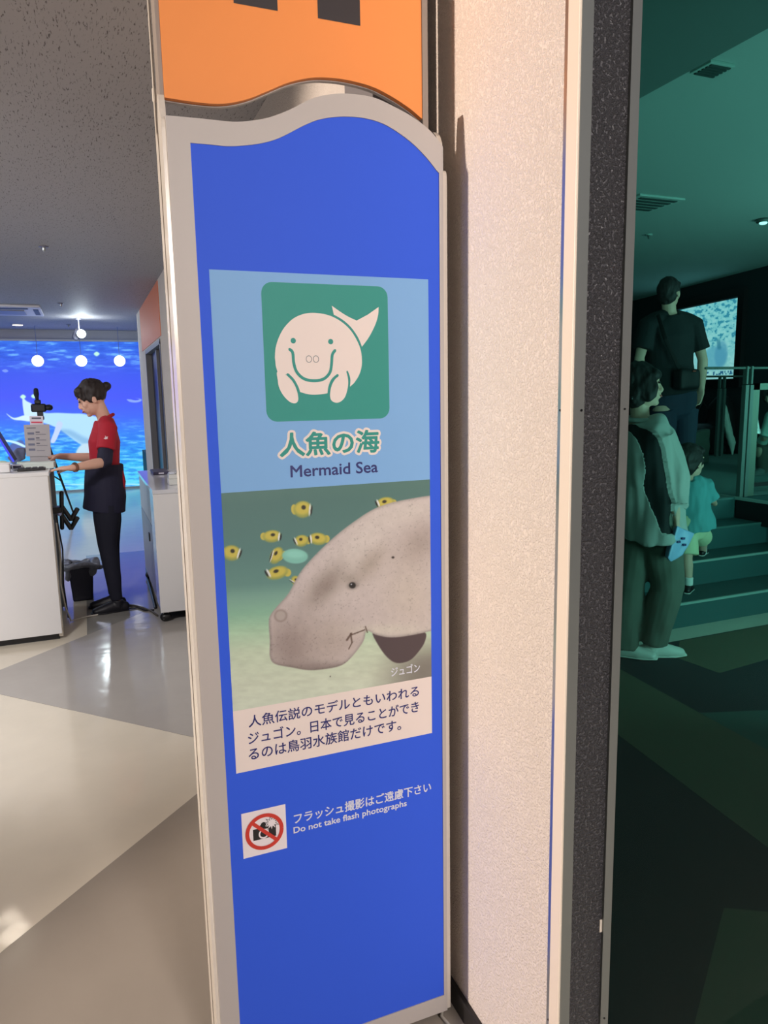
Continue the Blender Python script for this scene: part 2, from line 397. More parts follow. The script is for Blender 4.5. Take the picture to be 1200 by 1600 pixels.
# steps
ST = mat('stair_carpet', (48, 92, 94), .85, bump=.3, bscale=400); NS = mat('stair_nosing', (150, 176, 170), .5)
bm = bmesh.new()
ys = [3.455, 3.76, 4.01, 4.27]; zs = [.16, .33, .49, .65]
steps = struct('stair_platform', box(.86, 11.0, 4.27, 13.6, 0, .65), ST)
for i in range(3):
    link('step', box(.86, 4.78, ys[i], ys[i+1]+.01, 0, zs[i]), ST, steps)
for i in range(4):
    link('nosing', box(.86, 4.75, ys[i]-.004, ys[i]+.012, zs[i]-.012, zs[i]+.003), NS if i < 2 else mat('darker_nosing', (70, 110, 108), .6), steps)  # upper two nosings in a darker tone
bm = box(4.74, 11.0, 2.2, 4.28, .63, .65)
link('cantilever_deck', bm, ST, steps)
link('deck_fascia', box(4.715, 4.76, 2.2, 4.25, .46, .63), BLACK, steps)
link('deck_support', box(5.0, 5.9, 2.2, 3.8, 0, .45), BLACK, steps)
link('platform_lit_top', box(.86, 11.0, 4.29, 13.5, .65, .652), mat('brightened_carpet', (112, 140, 138), .9, bump=.3, bscale=400), steps)  # lighter sheet over the stair carpet, paints in light on the platform
link('deck_edge_trim', box(4.718, 4.735, 2.2, 4.5, .635, .658), NS, steps)
# end wall with the lit sea mural
struct('wall_back', box(-7.2, 1.8, 13.3, 13.5, 0, ZC), mat('bulkhead_paint', (190, 192, 206), .7))
struct('wall_alcove', box(1.6, 1.7, YE, 13.3, 0, ZC), mat('bulkhead_paint', (190, 192, 206), .7))

# ------------------------------------------------------------------ lit mural of the sea (far end of the hall)
def mural(p):
    u, v = photo_uv(p)
    t = v[:, None]
    stops = [(500, (50, 110, 225)), (535, (44, 104, 222)), (560, (52, 96, 226)), (585, (56, 84, 230)), (620, (66, 84, 238)), (650, (62, 100, 240)), (675, (56, 128, 238)), (700, (50, 150, 236)), (725, (62, 186, 236)), (750, (86, 206, 238)), (775, (120, 210, 240))]
    xs = [s[0] for s in stops]; c = np.stack([np.interp(v, xs, [s[1][i] for s in stops]) for i in range(3)], -1)
    n = fbm(u/20, v/3.6, 3, 5); k = sstep(.50, .72, n)*(1-sstep(556, 590, v)); c = over(c, k*.75, (120, 190, 250))
    k = sstep(.46, .30, n)*(1-sstep(556, 590, v)); c = over(c, k*.5, (30, 70, 200))
    n2 = fbm(u/13, v/2.6, 9, 5); lo = sstep(640, 700, v)
    c = over(c, sstep(.52, .70, n2)*lo*.6, (130, 215, 250)); c = over(c, sstep(.48, .32, n2)*lo*.45, (30, 96, 225))
    def blob(c, pts, col, soft=1.2, al=1.0, sm=True):
        d = polyd(u, v, smooth_pts(pts, 5) if sm else pts)
        return over(c, (1-sstep(-soft, soft, d))*al, col)
    # pale sea mammal with raised fluke
    c = blob(c, [(54, 633), (68, 644.5), (90, 645), (112, 646), (132, 647), (160, 655), (168, 672), (160, 700), (146, 704), (130, 697), (112, 685), (95, 672), (78, 664), (62, 660), (40, 657), (40, 646)], (172, 216, 244), 1.4)
    c = blob(c, [(92, 672), (112, 683), (130, 694), (150, 702), (158, 694), (130, 682), (110, 672)], (120, 170, 214), 4, .7)
    c = blob(c, [(35, 623), (42, 627), (52, 633), (60, 648), (50, 656), (39, 652)], (196, 228, 250), 1)
    c = blob(c, [(10, 646), (22, 653), (38, 649), (48, 652), (46, 658), (34, 657), (20, 655)], (205, 232, 252), .9)
    c = blob(c, [(90, 659), (98, 662), (93, 676), (85.5, 691), (79, 690), (84, 676)], (188, 206, 246), 1)
    c = blob(c, [(11, 701), (24, 690), (34, 688), (40, 697), (38, 706), (20, 711)], (78, 100, 170), 1.5)
    c = blob(c, [(1, 688), (13, 687.5), (26, 690), (39, 696), (38, 699), (24, 693.5), (12, 690.5), (1, 690.5)], (190, 232, 246), .8)
    c = blob(c, [(118, 712), (122, 700), (132, 693), (145, 696), (148, 712), (140, 722), (124, 722)], (186, 214, 232), 2)
    for x, y in ((36, 620), (53, 619), (151, 553)): c = blob(c, [(x-4.5, y), (x, y-3.5), (x+4.5, y), (x, y+3.5)], (186, 238, 220), 1.2)
    c = blob(c, [(198, 624), (205, 624), (212, 622), (221, 624), (220, 627), (212, 629), (203, 628)], (150, 180, 250), .9, .8)
    c = blob(c, [(205, 624), (211, 622), (218, 624), (212, 625.5)], (62, 80, 238), .6)
    c = blob(c, [(3, 579), (9, 577), (13, 580), (8, 582)], (130, 160, 250), .8, .8)
    c = blob(c, [(124, 729), (135, 727), (135, 733), (126, 733)], (28, 40, 90), 1)
    # brighter strip along the foot of the mural
    c = over(c, sstep(1.3, .3, np.abs(v-757))*.6, (190, 235, 250))
    return c
mu = thing('sea_mural', 'backlit blue sea picture with a pale sea animal, filling the far wall', 'mural', (-.6, 13.28, 0))
picture('lit_picture', (-4.2, 13.27, .03), (5.2, 0, 0), (0, 0, 2.44), 760, 300, mural, pmat('mural_light', 1.15), mu)
link('picture_frame', bx(bx(bmesh.new(), -4.2, 1.0, 13.255, 13.29, 2.47, 2.50), -4.2, 1.0, 13.255, 13.29, 0, .03), mat('pale_frame', (205, 210, 220), .4), mu)
for px in (59, 127, 187):
    c = P('Y', 12.6, px, 564)
    g = thing('globe_lamp', {59: 'white glowing globe lamp, leftmost of three before the sea mural', 127: 'white glowing globe lamp, middle one of three, under the spotlight', 187: 'white glowing globe lamp, rightmost of three, nearest the orange wall'}[px], 'lamp', (c.x, c.y, ZC), 'globe lamps before the mural')
    link('globe', ell(bmesh.new(), c, (.085,)*3), mat('lit_globe', (255, 255, 250), .3, emit=(255, 255, 250), estr=3), g, True)
    link('cord', tube(bmesh.new(), [(c.x, c.y, ZC), (c.x, c.y, c.z+.08)], [.004, .004], 8), mat('pale_cord', (120, 140, 200), .5), g)

# ------------------------------------------------------------------ sign stand
YS = 1.40
def S(px, py, y=YS):
    q = P('Y', YS, px, py); return V((q.x, y, q.z))
outer = [(258.7, 180), (318, 185.5), (350, 189), (376, 190), (415.5, 184.6), (451, 172), (486, 154.6), (517, 147.3), (548, 146.6), (583, 152), (614, 165.6), (645, 183), (672, 204), (693, 229.7)]
inner = [(297, 223), (331.6, 226), (350, 228), (371, 228), (407, 224), (437.6, 215), (477, 195), (504, 185.5), (539, 182), (574.5, 185.5), (605.5, 196.6), (641, 221), (667, 247), (685, 270)]
oc = [(S(*p).x, S(*p).z) for p in outer]; ic = [(S(*p).x, S(*p).z) for p in inner]
oc = smooth_pts(oc, 5, False); ic = smooth_pts(ic, 5, False)
XL, XR = .168, .706; IL, IR = .208, .697
oc = [(min(max(x, XL), XR), z) for x, z in oc]; ic = [(min(max(x, IL), IR), z) for x, z in ic]
oc[0] = (XL, oc[0][1]); oc[-1] = (XR, oc[-1][1]); ic[0] = (IL, ic[0][1]); ic[-1] = (IR, ic[-1][1])
sg = thing('sign_stand', 'tall grey-framed blue sign with wavy top standing beside the cream wall', 'sign', (.44, 1.45, 0))
bm = bmesh.new()
def quadp(a, b, c, d, y0, y1): prism(bm, [V((x, y0, z)) for x, z in (a, b, c, d)], (0, y1-y0, 0))
for i in range(len(oc)-1): quadp(oc[i], oc[i+1], ic[i+1], ic[i], YS, YS+.02)
quadp(oc[0], ic[0], (IL, .064), (XL, .02), YS, YS+.02)
quadp(ic[-1], oc[-1], (XR, .02), (IR, .064), YS, YS+.02)
quadp((XL, .02), (IL, .064), (IR, .064), (XR, .02), YS, YS+.02)
bmesh.ops.remove_doubles(bm, verts=bm.verts[:], dist=1e-5)
fr_ = link('front_frame', bm, SIGNGREY, sg)
BLUE = mat('blue_sheet', (56, 98, 232), .55, bump=.04, bscale=12, bdist=.003, spec=.15)
pan = link('blue_panel', prism(bmesh.new(), [V((x, YS+.002, z)) for x, z in ic]+[V((IR, YS+.002, .064)), V((IL, YS+.002, .064))], (0, .012, 0)), BLUE, sg)
# the box behind the frame: two side plates with rounded tops and an inner carcass
def side_outline(x, y0, y1, z1, r, zb=.0):
    pts = [V((x, y0, zb)), V((x, y0, z1-r))]
    for k in range(1, 9):
        a = math.pi - k*math.pi/8; cy = (y0+y1)/2
        pts.append(V((x, cy+math.cos(a)*(y1-y0)/2, z1-r+math.sin(a)*r)))
    pts.append(V((x, y1, zb))); return pts
link('carcass', box(.176, .70, 1.422, 1.475, .06, 1.965), mat('sign_inner', (120, 112, 106), .6), sg)
for x, t0 in ((.162, 'left'), (.708, 'right')):
    p = link('side_plate', prism(bmesh.new(), side_outline(x, 1.424, 1.468 if t0 == 'left' else 1.506, 2.038, .05, .02), (.010, 0, 0)), SIDE, sg)
    link('edge_strip', prism(bmesh.new(), side_outline(x-.001, 1.405, 1.4205, 1.99 if t0 == 'left' else 1.95, .02, .02), (.010, 0, 0)), SIDE, p)
    if t0 == 'left': link('edge_strip', prism(bmesh.new(), side_outline(x-.001, 1.4715, 1.504, 1.985, .05, .02), (.010, 0, 0)), SIDE, p)
link('base_plinth', box(.20, .69, 1.425, 1.50, .0, .06), mat('dark_metal_base', (72, 72, 72), .35, .6), sg)

lay = [0]
def flat(name, polys, m, lvl, parent=pan, label=None, th=.0002):
    """flat sheet pieces stuck on the sign, lvl = layer"""
    from mathutils.geometry import delaunay_2d_cdt
    bm = bmesh.new(); y = YS+.002-.00025*lvl
    cs, fs = [], []
    for pts in polys:
        ar = sum(p[0]*q[1]-q[0]*p[1] for p, q in zip(pts, pts[1:]+pts[:1]))
        if abs(ar) < 1e-12: continue
        if ar < 0: pts = pts[::-1]
        fs.append(list(range(len(cs), len(cs)+len(pts)))); cs += [V((p[0]*1000, p[1]*1000)) for p in pts]
    vo, eo, fo, _a, _b, og_ = delaunay_2d_cdt(cs, [], fs, 1, 1e-4)
    vv = [bm.verts.new((v.x/1000, y, v.y/1000)) for v in vo]
    for f_, g_ in zip(fo, og_):
        if g_: bm.faces.new([vv[i] for i in f_])
    bmesh.ops.triangulate(bm, faces=bm.faces[:])
    for f in bm.faces:
        f.normal_update()
        if f.normal.y > 0: f.normal_flip()
    return link(name, bm, m, parent, label=label)
def rect(x0, x1, z0, z1): return [(x0, z0), (x1, z0), (x1, z1), (x0, z1)]
def rrect(x0, x1, z0, z1, r):
    out = []
    for cx, cz, a0 in ((x1-r, z1-r, 0), (x0+r, z1-r, 90), (x0+r, z0+r, 180), (x1-r, z0+r, 270)):
        for k in range(7):
            a = math.radians(a0+k*15); out.append((cx+r*math.cos(a), cz+r*math.sin(a)))
    return out
def ribbon(pts, ws):
    pts = [V(p) for p in pts]; n = len(pts); ws = ws if hasattr(ws, '__len__') else [ws]*n
    L, R = [], []
    for i, p in enumerate(pts):
        t = (pts[min(i+1, n-1)]-pts[max(i-1, 0)]).normalized(); q = V((-t.y, t.x))*ws[i]/2
        L.append(p+q); R.append(p-q)
    return [[tuple(L[i]), tuple(L[i+1]), tuple(R[i+1]), tuple(R[i])] for i in range(n-1)]
def circ(x, z, r, n=24, rz=None): return [(x+r*math.cos(2*math.pi*k/n), z+(rz or r)*math.sin(2*math.pi*k/n)) for k in range(n)]
def xz(px, py): q = S(px, py); return (q.x, q.z)

LB = mat('light_blue_sheet', (130, 180, 232), .5, var=.02, spec=.2); GR = mat('sea_green_print', (58, 152, 142), .5, spec=.2)
CR = mat('cream_print', (238, 226, 220), .5, spec=.2); DB = mat('dark_blue_print', (28, 34, 110), .45); WP = mat('white_print', (222, 226, 240), .45)
RED = mat('red_print', (206, 58, 46), .45); BK = mat('black_print', (26, 20, 22), .45)
zt = xz(500, 428.5)[1]; zm = (xz(349, 770)[1]+xz(670, 750)[1])/2; zc = (xz(365, 1114)[1]+xz(673, 1056)[1])/2; zb = (xz(369, 1211)[1]+xz(673, 1145)[1])/2
PX0, PX1 = .229, .6715
flat('light_blue_field', [rect(PX0, PX1, zm, zt)], LB, 1)
e = [xz(380+a/4.6154, 420+b/4.6154) for a, b in ((130, 150), (1047, 180), (1053, 1020), (170, 1050), (220, 95), (1000, 127), (1000, 1079), (230, 1103))]
gx0, gx1 = (e[0][0]+e[3][0])/2, (e[1][0]+e[2][0])/2; gz1, gz0 = (e[4][1]+e[5][1])/2, (e[6][1]+e[7][1])/2
emb = flat('green_emblem_tile', [rrect(gx0, gx1, gz0, gz1, .021)], GR, 2)
C6 = lambda pts: [xz(380+a/4.6154, 420+b/4.6154) for a, b in pts]
body = smooth_pts(C6([(230, 640), (235, 570), (260, 490), (300, 420), (360, 360), (430, 327), (500, 317), (580, 325), (650, 347), (720, 389), (780, 448), (825, 523), (850, 590), (858, 670), (850, 730), (830, 780), (800, 825)]), 4, False)+C6([(772, 850), (765, 800), (748, 745), (700, 760), (650, 800), (622, 850), (612, 897)])+smooth_pts(C6([(612, 897), (560, 905), (500, 908), (450, 900), (412, 888)]), 3, False)[1:]+C6([(400, 860), (365, 800), (320, 765), (250, 748), (236, 700)])
rf = smooth_pts(C6([(690, 765), (722, 742), (745, 745), (758, 800), (755, 860), (735, 925), (700, 960), (665, 965), (635, 945), (628, 900), (640, 840), (665, 795)]), 4)
lf = smooth_pts(C6([(248, 742), (315, 768), (350, 800), (378, 850), (395, 905), (397, 950), (375, 970), (335, 958), (290, 912), (260, 855), (250, 800)]), 4)
tail = C6([(640, 265)])+smooth_pts(C6([(640, 265), (700, 308), (760, 345), (820, 373)]), 3, False)[1:]+C6([(900, 330)])+smooth_pts(C6([(978, 275), (975, 330), (955, 400), (910, 490), (858, 562)]), 4, False)+smooth_pts(C6([(858, 562), (830, 495), (780, 422), (720, 368), (655, 330)]), 4, False)[1:]
flat('dugong_emblem', [body, rf, lf, tail], CR, 3, emb)
k6 = (xz(600, 500)[0]-xz(500, 500)[0])/100/4.6154
st = []
st += ribbon(smooth_pts(C6([(335, 580), (358, 605), (366, 680), (388, 745), (440, 793), (510, 807), (580, 795), (625, 750), (638, 690), (644, 620), (664, 588)]), 5, False), 20*k6)
st += ribbon(smooth_pts(C6([(322, 762), (362, 803), (392, 858), (404, 898)]), 5, False), 18*k6)
st += ribbon(smooth_pts(C6([(682, 768), (645, 802), (625, 850), (618, 900)]), 5, False), 18*k6)
st += ribbon(smooth_pts(C6([(750, 736), (766, 790), (766, 850)]), 5, False), [x*k6 for x in (10, 11, 12, 13, 14, 15, 15, 14, 13, 12, 11)])
for a, b in ((335, 580), (664, 588), (322, 762), (682, 768)): st.append(circ(*C6([(a, b)])[0], 8*k6))
st += [circ(*C6([(362, 518)])[0], 18*k6), circ(*C6([(632, 525)])[0], 18*k6)]
flat('emblem_lines', st, GR, 4, emb)
ns = []
for a in (475, 526):
    c = C6([(a, 651)])[0]; ns += ribbon([(c[0]+19*k6*math.cos(t), c[1]+22*k6*math.sin(t)) for t in [2*math.pi*q/20 for q in range(21)]], 4*k6)
flat('emblem_nostrils', ns, mat('grey_line_print', (110, 120, 128), .5), 4, emb)

def text(name, s, x0, x1, z0, z1, m, lvl, bold=0, parent=pan, y=None, nrm=None):
    cu = bpy.data.curves.new('t', 'FONT'); cu.body = s; cu.size = 1; cu.resolution_u = 3
    o = bpy.data.objects.new('t', cu); COL.objects.link(o)
    me = bpy.data.meshes.new_from_object(o.evaluated_get(bpy.context.evaluated_depsgraph_get()))
    bpy.data.objects.remove(o); bpy.data.curves.remove(cu)
    co = [v.co for v in me.vertices]
    ax, bx_ = min(c.x for c in co), max(c.x for c in co); az, bz = min(c.y for c in co), max(c.y for c in co)
    yy = YS+.002-.00025*lvl if y is None else y
    for v in me.vertices:
        v.co = V((x0+(v.co.x-ax)/(bx_-ax)*(x1-x0), yy, z0+(v.co.y-az)/(bz-az)*(z1-z0)))
    me.update()
    if bold:
        # thicken: ribbons along the outline and discs on its corners, united with the glyph in the plane
        from mathutils.geometry import delaunay_2d_cdt
        bm = bmesh.new(); bm.from_mesh(me); bmesh.ops.remove_doubles(bm, verts=bm.verts[:], dist=1e-6)
        K = 1000.; w2 = bold*(z1-z0)*K; cs, fs = [], []
        def addf(ps):
            ar = sum(p[0]*q[1]-q[0]*p[1] for p, q in zip(ps, ps[1:]+ps[:1]))
            if abs(ar) < 1e-7: return
            if ar < 0: ps = ps[::-1]
            fs.append(list(range(len(cs), len(cs)+len(ps)))); cs.extend(V(p) for p in ps)
        for f in bm.faces: addf([(v.co.x*K, v.co.z*K) for v in f.verts])
        pts = set()
        for e in bm.edges:
            if len(e.link_faces) != 1: continue
            p, q = [V((v.co.x*K, v.co.z*K)) for v in e.verts]; t = q-p
            if t.length < 1e-6: continue
            t.normalize(); o_ = V((-t.y, t.x))*w2; addf([tuple(x) for x in (p+o_, q+o_, q-o_, p-o_)])
            pts |= {(round(p.x, 3), round(p.y, 3)), (round(q.x, 3), round(q.y, 3))}
        for x, z in pts: addf([(x+w2*math.cos(k*math.pi/4), z+w2*math.sin(k*math.pi/4)) for k in range(8)])
        bm.free()
        vo, eo, fo, _a, _b, og_ = delaunay_2d_cdt(cs, [], fs, 1, 1e-4)
        fo = [f for f, g_ in zip(fo, og_) if g_]
        me.clear_geometry(); me.from_pydata([(v.x/K, yy, v.y/K) for v in vo], [], [list(f) for f in fo]); me.update()
        bm = bmesh.new(); bm.from_mesh(me)
        for f in bm.faces:
            f.normal_update()
            if f.normal.y > 0: f.normal_flip()
        bm.to_mesh(me); bm.free()
    return link(name, me, m, parent)
def tpx(name, s, bl, br, tl, m, lvl, bold=0):
    """bl, br = baseline ends, tl = top of the left end"""
    a, b, c = xz(*bl), xz(*br), xz(*tl); z0 = (a[1]+b[1])/2
    return text(name, s, a[0], b[0], z0, z0+(c[1]-a[1]), m, lvl, bold)
a, b, c = xz(438.5, 712.5), xz(592.5, 707.5), xz(438.5, 676)
z0 = (a[1]+b[1])/2; hh = c[1]-a[1]
text('lettering_halo', '人魚の海', a[0], b[0], z0, z0+hh, CR, 2, .135)
text('lettering', '人魚の海', a[0], b[0], z0, z0+hh, GR, 3, .030)
tpx('lettering', 'Mermaid Sea', (454.8, 745.7), (590.6, 738), (454.8, 727.5), DB, 3, .022)

# printed photograph of the dugong
def dugong(p):
    u, v = photo_uv(p)
    st = [(740, (84, 122, 104)), (790, (80, 118, 106)), (860, (86, 126, 114)), (915, (98, 140, 124)), (935, (122, 164, 140)), (960, (136, 182, 146)), (985, (168, 202, 160)), (1020, (196, 210, 172)), (1070, (204, 212, 178)), (1120, (208, 216, 184))]
    c = np.stack([np.interp(v-(u-360)*-.06, [s[0] for s in st], [s[1][i] for s in st]) for i in range(3)], -1)
    c *= (1+.10*(fbm(u/14, v/5, 21)-.5)*sstep(930, 980, v)[:])[:, None]
    c = over(c, sstep(560, 660, u)*sstep(1000, 1060, v+(u-600)*.25)*.8, (112, 104, 92))
    def P_(c, pts, col, soft=1.0, al=1.0, sm=True):
        return over(c, (1-sstep(-soft, soft, polyd(u, v, smooth_pts(pts, 4) if sm else pts)))*al, col)
    def E_(c, x, y, rx, ry, col, ang=0, soft=.12, al=1.0):
        a = math.radians(ang); dx, dy = u-x, v-y; X = (dx*math.cos(a)+dy*math.sin(a))/rx; Y = (-dx*math.sin(a)+dy*math.cos(a))/ry
        return over(c, (1-sstep(1-soft, 1+soft, np.sqrt(X*X+Y*Y)))*al, col)
    Y1, Y2 = (198, 184, 76), (150, 156, 76)
    for x, y, rx, ry, ang, f in ((473, 796, 14, 13, -8, 1), (425, 838, 14, 9.5, -5, 1), (471, 845, 11, 9, -12, -1), (497, 842, 14, 9.5, 5, -1), (362, 864, 14, 12, 5, 1), (432, 868, 9, 14, 30, -1), (433, 895, 17, 10, -16, -1), (463, 908, 7, 9, -45, -1), (602, 786, 14, 9, -10, -1)):
        c = E_(c, x-f*rx*.95, y-f*ang*.02, rx*.34, ry*.62, Y1, ang); c = E_(c, x, y, rx, ry, Y2, ang, .16); c = E_(c, x, y-ry*.12, rx*.85, ry*.75, Y1, ang, .3)
        c = E_(c, x+f*rx*.78, y+ry*.05, rx*.10, ry*.72, (222, 224, 206), ang+f*12, .3); c = E_(c, x+f*rx*.98, y+ry*.12, rx*.10, ry*.55, (28, 34, 34), ang+f*14, .4)
        c = E_(c, x+f*rx*.1, y-ry*.25, rx*.24, ry*.26, (44, 40, 26), ang, .4)
    c = E_(c, 461, 869, 20, 11.5, (126, 190, 164), 3, .1); c = E_(c, 461, 866, 15, 6, (140, 206, 178), 3, .5)
    c = P_(c, [(582, 988), (600, 990), (640, 986), (664, 988), (664, 1002), (655, 1017), (640, 1032), (620, 1036), (605, 1027), (591, 1008)], (82, 68, 66), 1)
    body = [(676, 774), (632, 781), (602.5, 788), (579, 798), (556, 813), (532.5, 830.4), (509, 851), (486, 874), (468, 896), (451, 926.7), (436, 944), (423, 960), (420, 973), (421.7, 1002.5), (421.7, 1026), (430, 1037.5), (456.7, 1043), (480, 1047), (503, 1046), (532.5, 1040), (550, 1026), (567.5, 1002.5), (573, 986), (588, 992), (611, 996), (640, 993), (676, 985), (700, 975), (705, 870), (700, 776)]
    d = polyd(u, v, smooth_pts(body, 4)); al = 1-sstep(-1, 1, d)
    b = np.tile(np.array([[200., 187, 172]]), (len(u), 1))
    def bl(b, x, y, rx, ry, col, ang, k):
        a = math.radians(ang); dx, dy = u-x, v-y; X = (dx*math.cos(a)+dy*math.sin(a))/rx; Y = (-dx*math.sin(a)+dy*math.cos(a))/ry
        return over(b, np.exp(-(X*X+Y*Y))*k, col)
    b = bl(b, 560, 860, 34, 90, (212, 202, 182), 38, .8); b = bl(b, 640, 800, 60, 20, (208, 198, 178), -10, .8)
    b = bl(b, 655, 850, 40, 26, (160, 146, 130), -50, .75); b = bl(b, 578, 882, 34, 15, (162, 148, 128), -48, .7)
    b = bl(b, 508, 916, 42, 18, (140, 126, 110), -48, .8); b = bl(b, 548, 905, 14, 9, (150, 138, 120), 0, .6)
    b = bl(b, 455, 1010, 40, 48, (148, 132, 118), 0, .85); b = bl(b, 520, 1000, 40, 40, (164, 148, 128), 0, .5)
    b = bl(b, 640, 930, 46, 60, (198, 186, 160), 0, .5); b = bl(b, 605, 985, 60, 10, (212, 206, 178), 0, .6)
    b = bl(b, 500, 1043, 70, 9, (122, 108, 96), 0, .6)
    b *= (1-.16*np.exp(-(d/3.0)**2))[:, None]; b *= (1+.07*(fbm(u/7, v/7, 5)-.5))[:, None]
    b *= (1-.14*sstep(.66, .8, fbm(u/2.3, v/2.3, 8)))[:, None]
    c = over(c, al, (0, 0, 0))+b*al[:, None]
    c = E_(c, 438.5, 962, 10, 9.5, (132, 116, 102), -20, .25, .9); c = E_(c, 438.5, 962, 8.3, 8, (178, 166, 150), -20, .3, .95)
    c = E_(c, 551, 915, 9, 6, (126, 116, 104), -15, .5, .6); c = E_(c, 550.6, 914.5, 5.2, 4.8, (34, 30, 28), 0, .25); c = E_(c, 549, 913, 1.2, 1.0, (200, 200, 200), 0, .6)
    c = E_(c, 614, 871, 2.2, 1.8, (52, 44, 38), 0, .5); c = E_(c, 516, 1057, 1, 1, (70, 66, 56), 0, .5)
    c = c*np.array([1.0, 1.02, 1.10])
    for x0, y0, x1, y1, w_ in ((542, 1000, 549, 990, 1.6), (548, 990, 550, 1004, 1.3), (550, 1004, 545, 1014, .9), (549, 992, 570, 984, 1.0), (571, 979, 574, 988, 1.0)):
        ex, ey = x1-x0, y1-y0; t = np.clip(((u-x0)*ex+(v-y0)*ey)/(ex*ex+ey*ey), 0, 1); dd = np.hypot(u-x0-t*ex, v-y0-t*ey)
        c = over(c, (1-sstep(w_*.4, w_*1.5, dd))*.8, (84, 66, 56))
    return c
picture('printed_photo', (PX0, YS+.00175, zc), (PX1-PX0, 0, 0), (0, 0, zm-zc), 330, 350, dugong, pmat('photo_print', 0, .42), pan)
tpx('lettering', 'ジュゴン', (611.8, 1058), (656.5, 1049), (611.8, 1044), WP, 3, .014)
flat('white_caption_field', [rect(PX0, PX1, zb, zc)], CR, 1)
tpx('lettering', '人魚伝説のモデルともいわれる', (389.4, 1139.5), (654.8, 1086), (389.4, 1121), DB, 3, .012)
tpx('lettering', 'ジュゴン。日本で見ることができ', (388.5, 1166), (654.8, 1111), (388.5, 1147), DB, 3, .012)
tpx('lettering', 'るのは鳥羽水族館だけです。', (389.4, 1191), (627, 1139), (389.4, 1172), DB, 3, .012)
tpx('lettering', 'フラッシュ撮影はご遠慮下さい', (460, 1287), (673.8, 1238), (460, 1271), WP, 3, .020)
tpx('lettering', 'Do not take flash photographs', (459.4, 1305), (635.8, 1263), (459.4, 1292.5), WP, 3, .022)
# no-flash pictogram
q0 = xz(372.5, 1344); q1 = xz(447.5, 1258); ix0, ix1 = .2345, xz(447.5, 1290)[0]; iz1 = (xz(372, 1273)[1]+xz(446.5, 1257.5)[1])/2; iz0 = (xz(374.5, 1344)[1]+xz(448.5, 1326)[1])/2
ic_ = flat('pictogram_tile', [rect(ix0, ix1, iz0, iz1)], mat('white_sticker', (240, 232, 236), .4), 2)
cx, cz = (ix0+ix1)/2, (iz0+iz1)/2; R_ = (ix1-ix0)*.435; W8 = (ix1-ix0)
flat('pictogram_camera', [rect(cx-W8*.26, cx+W8*.26, cz-W8*.17, cz+W8*.10), rect(cx-W8*.10, cx+W8*.02, cz+W8*.08, cz+W8*.17), circ(cx-W8*.02, cz+W8*.17, W8*.06)], BK, 3, ic_)
flat('pictogram_lens', ribbon([(cx-W8*.02+W8*.10*math.cos(t), cz-W8*.05+W8*.10*math.sin(t)) for t in [2*math.pi*q/24 for q in range(25)]], W8*.035)+[[(cx+W8*.02, cz-W8*.02), (cx+W8*.09, cz-W8*.02), (cx+W8*.09, cz+W8*.06), (cx+W8*.02, cz+W8*.06)]], mat('white_sticker', (0, 0, 0)), 4, ic_)
def burst(r0, r1): return [(cx+W8*.17+(r1 if k % 2 else r0)*math.cos(2*math.pi*k/22+.1), cz+W8*.17+(r1 if k % 2 else r0)*math.sin(2*math.pi*k/22+.1)) for k in range(22)]
bc = (cx+W8*.17, cz+W8*.17)
def fan(p): return [[bc, p[i], p[(i+1) % len(p)]] for i in range(len(p))]
flat('pictogram_flash_edge', fan(burst(W8*.19, W8*.095)), BK, 5, ic_); flat('pictogram_flash', fan(burst(W8*.155, W8*.075)), MATS['white_sticker'], 6, ic_)
rg = ribbon([(cx+R_*.9*math.cos(t), cz+R_*.9*math.sin(t)) for t in [2*math.pi*q/48 for q in range(49)]], R_*.2)
rg += ribbon([(cx-R_*.64, cz+R_*.64), (cx+R_*.64, cz-R_*.64)], R_*.19)
flat('prohibition_ring', rg, RED, 7, ic_)

# ------------------------------------------------------------------ orange sign above
og = thing('hanging_sign', 'orange board with wavy lower edge above the blue sign', 'sign', (.43, 1.46, 2.3))
ow = smooth_pts([(256.5, 152), (309.5, 160), (349, 162), (384.6, 155.5), (415.5, 143.5), (451, 129), (486, 121.5), (517, 121.5), (548, 126), (583, 136), (614, 152), (641, 170), (659, 185.5)], 5, False)
oz = [P('Y', 1.45, a, b) for a, b in ow]; oz = [(q.x, q.z) for q in oz]
oz[0] = (.1745, oz[0][1]); oz[-1] = (.684, oz[-1][1])
ORG = mat('orange_sheet', (252, 158, 88), .55, var=.02, spec=.2)
pts = [V((x, 1.45, z)) for x, z in oz]+[V((.684, 1.45, 2.62)), V((.1745, 1.45, 2.62))]
ob = link('orange_board', prism(bmesh.new(), pts, (0, .012, 0)), ORG, og)
ob2 = [V((x, 1.462, z-.002)) for x, z in oz]+[V((.694, 1.462, oz[-1][1])), V((.694, 1.462, 2.63)), V((.1705, 1.462, 2.63))]
link('backing_board', prism(bmesh.new(), ob2, (0, .010, 0)), SIGNGREY, og)
link('side_frame', bx(bmesh.new(), .684, .697, 1.447, 1.50, 2.032, 2.64, .001), mat('frame_beige', (150, 138, 128), .5), og)
link('side_frame', bx(bmesh.new(), .1665, .1745, 1.452, 1.50, 1.97, 2.64, .001), mat('frame_beige', (150, 138, 128), .5), og)
for a, b in ((.307, .389), (.467, .553)):
    bm = bmesh.new(); vs = [bm.verts.new((x, 1.4495, z)) for x, z in rect(a, b, 2.211, 2.45)]; f = bm.faces.new(vs)
    link('letter_stem', bm, mat('dark_letter', (38, 30, 34), .5), ob)
o = link('support_rod', tube(bmesh.new(), [(.164, 1.514, 0), (.164, 1.514, ZC)], [.0025, .0025], 8, False), SIDE, None, True); tag(o, 'thin pale upright rod running up the left side of both signs', 'rod')
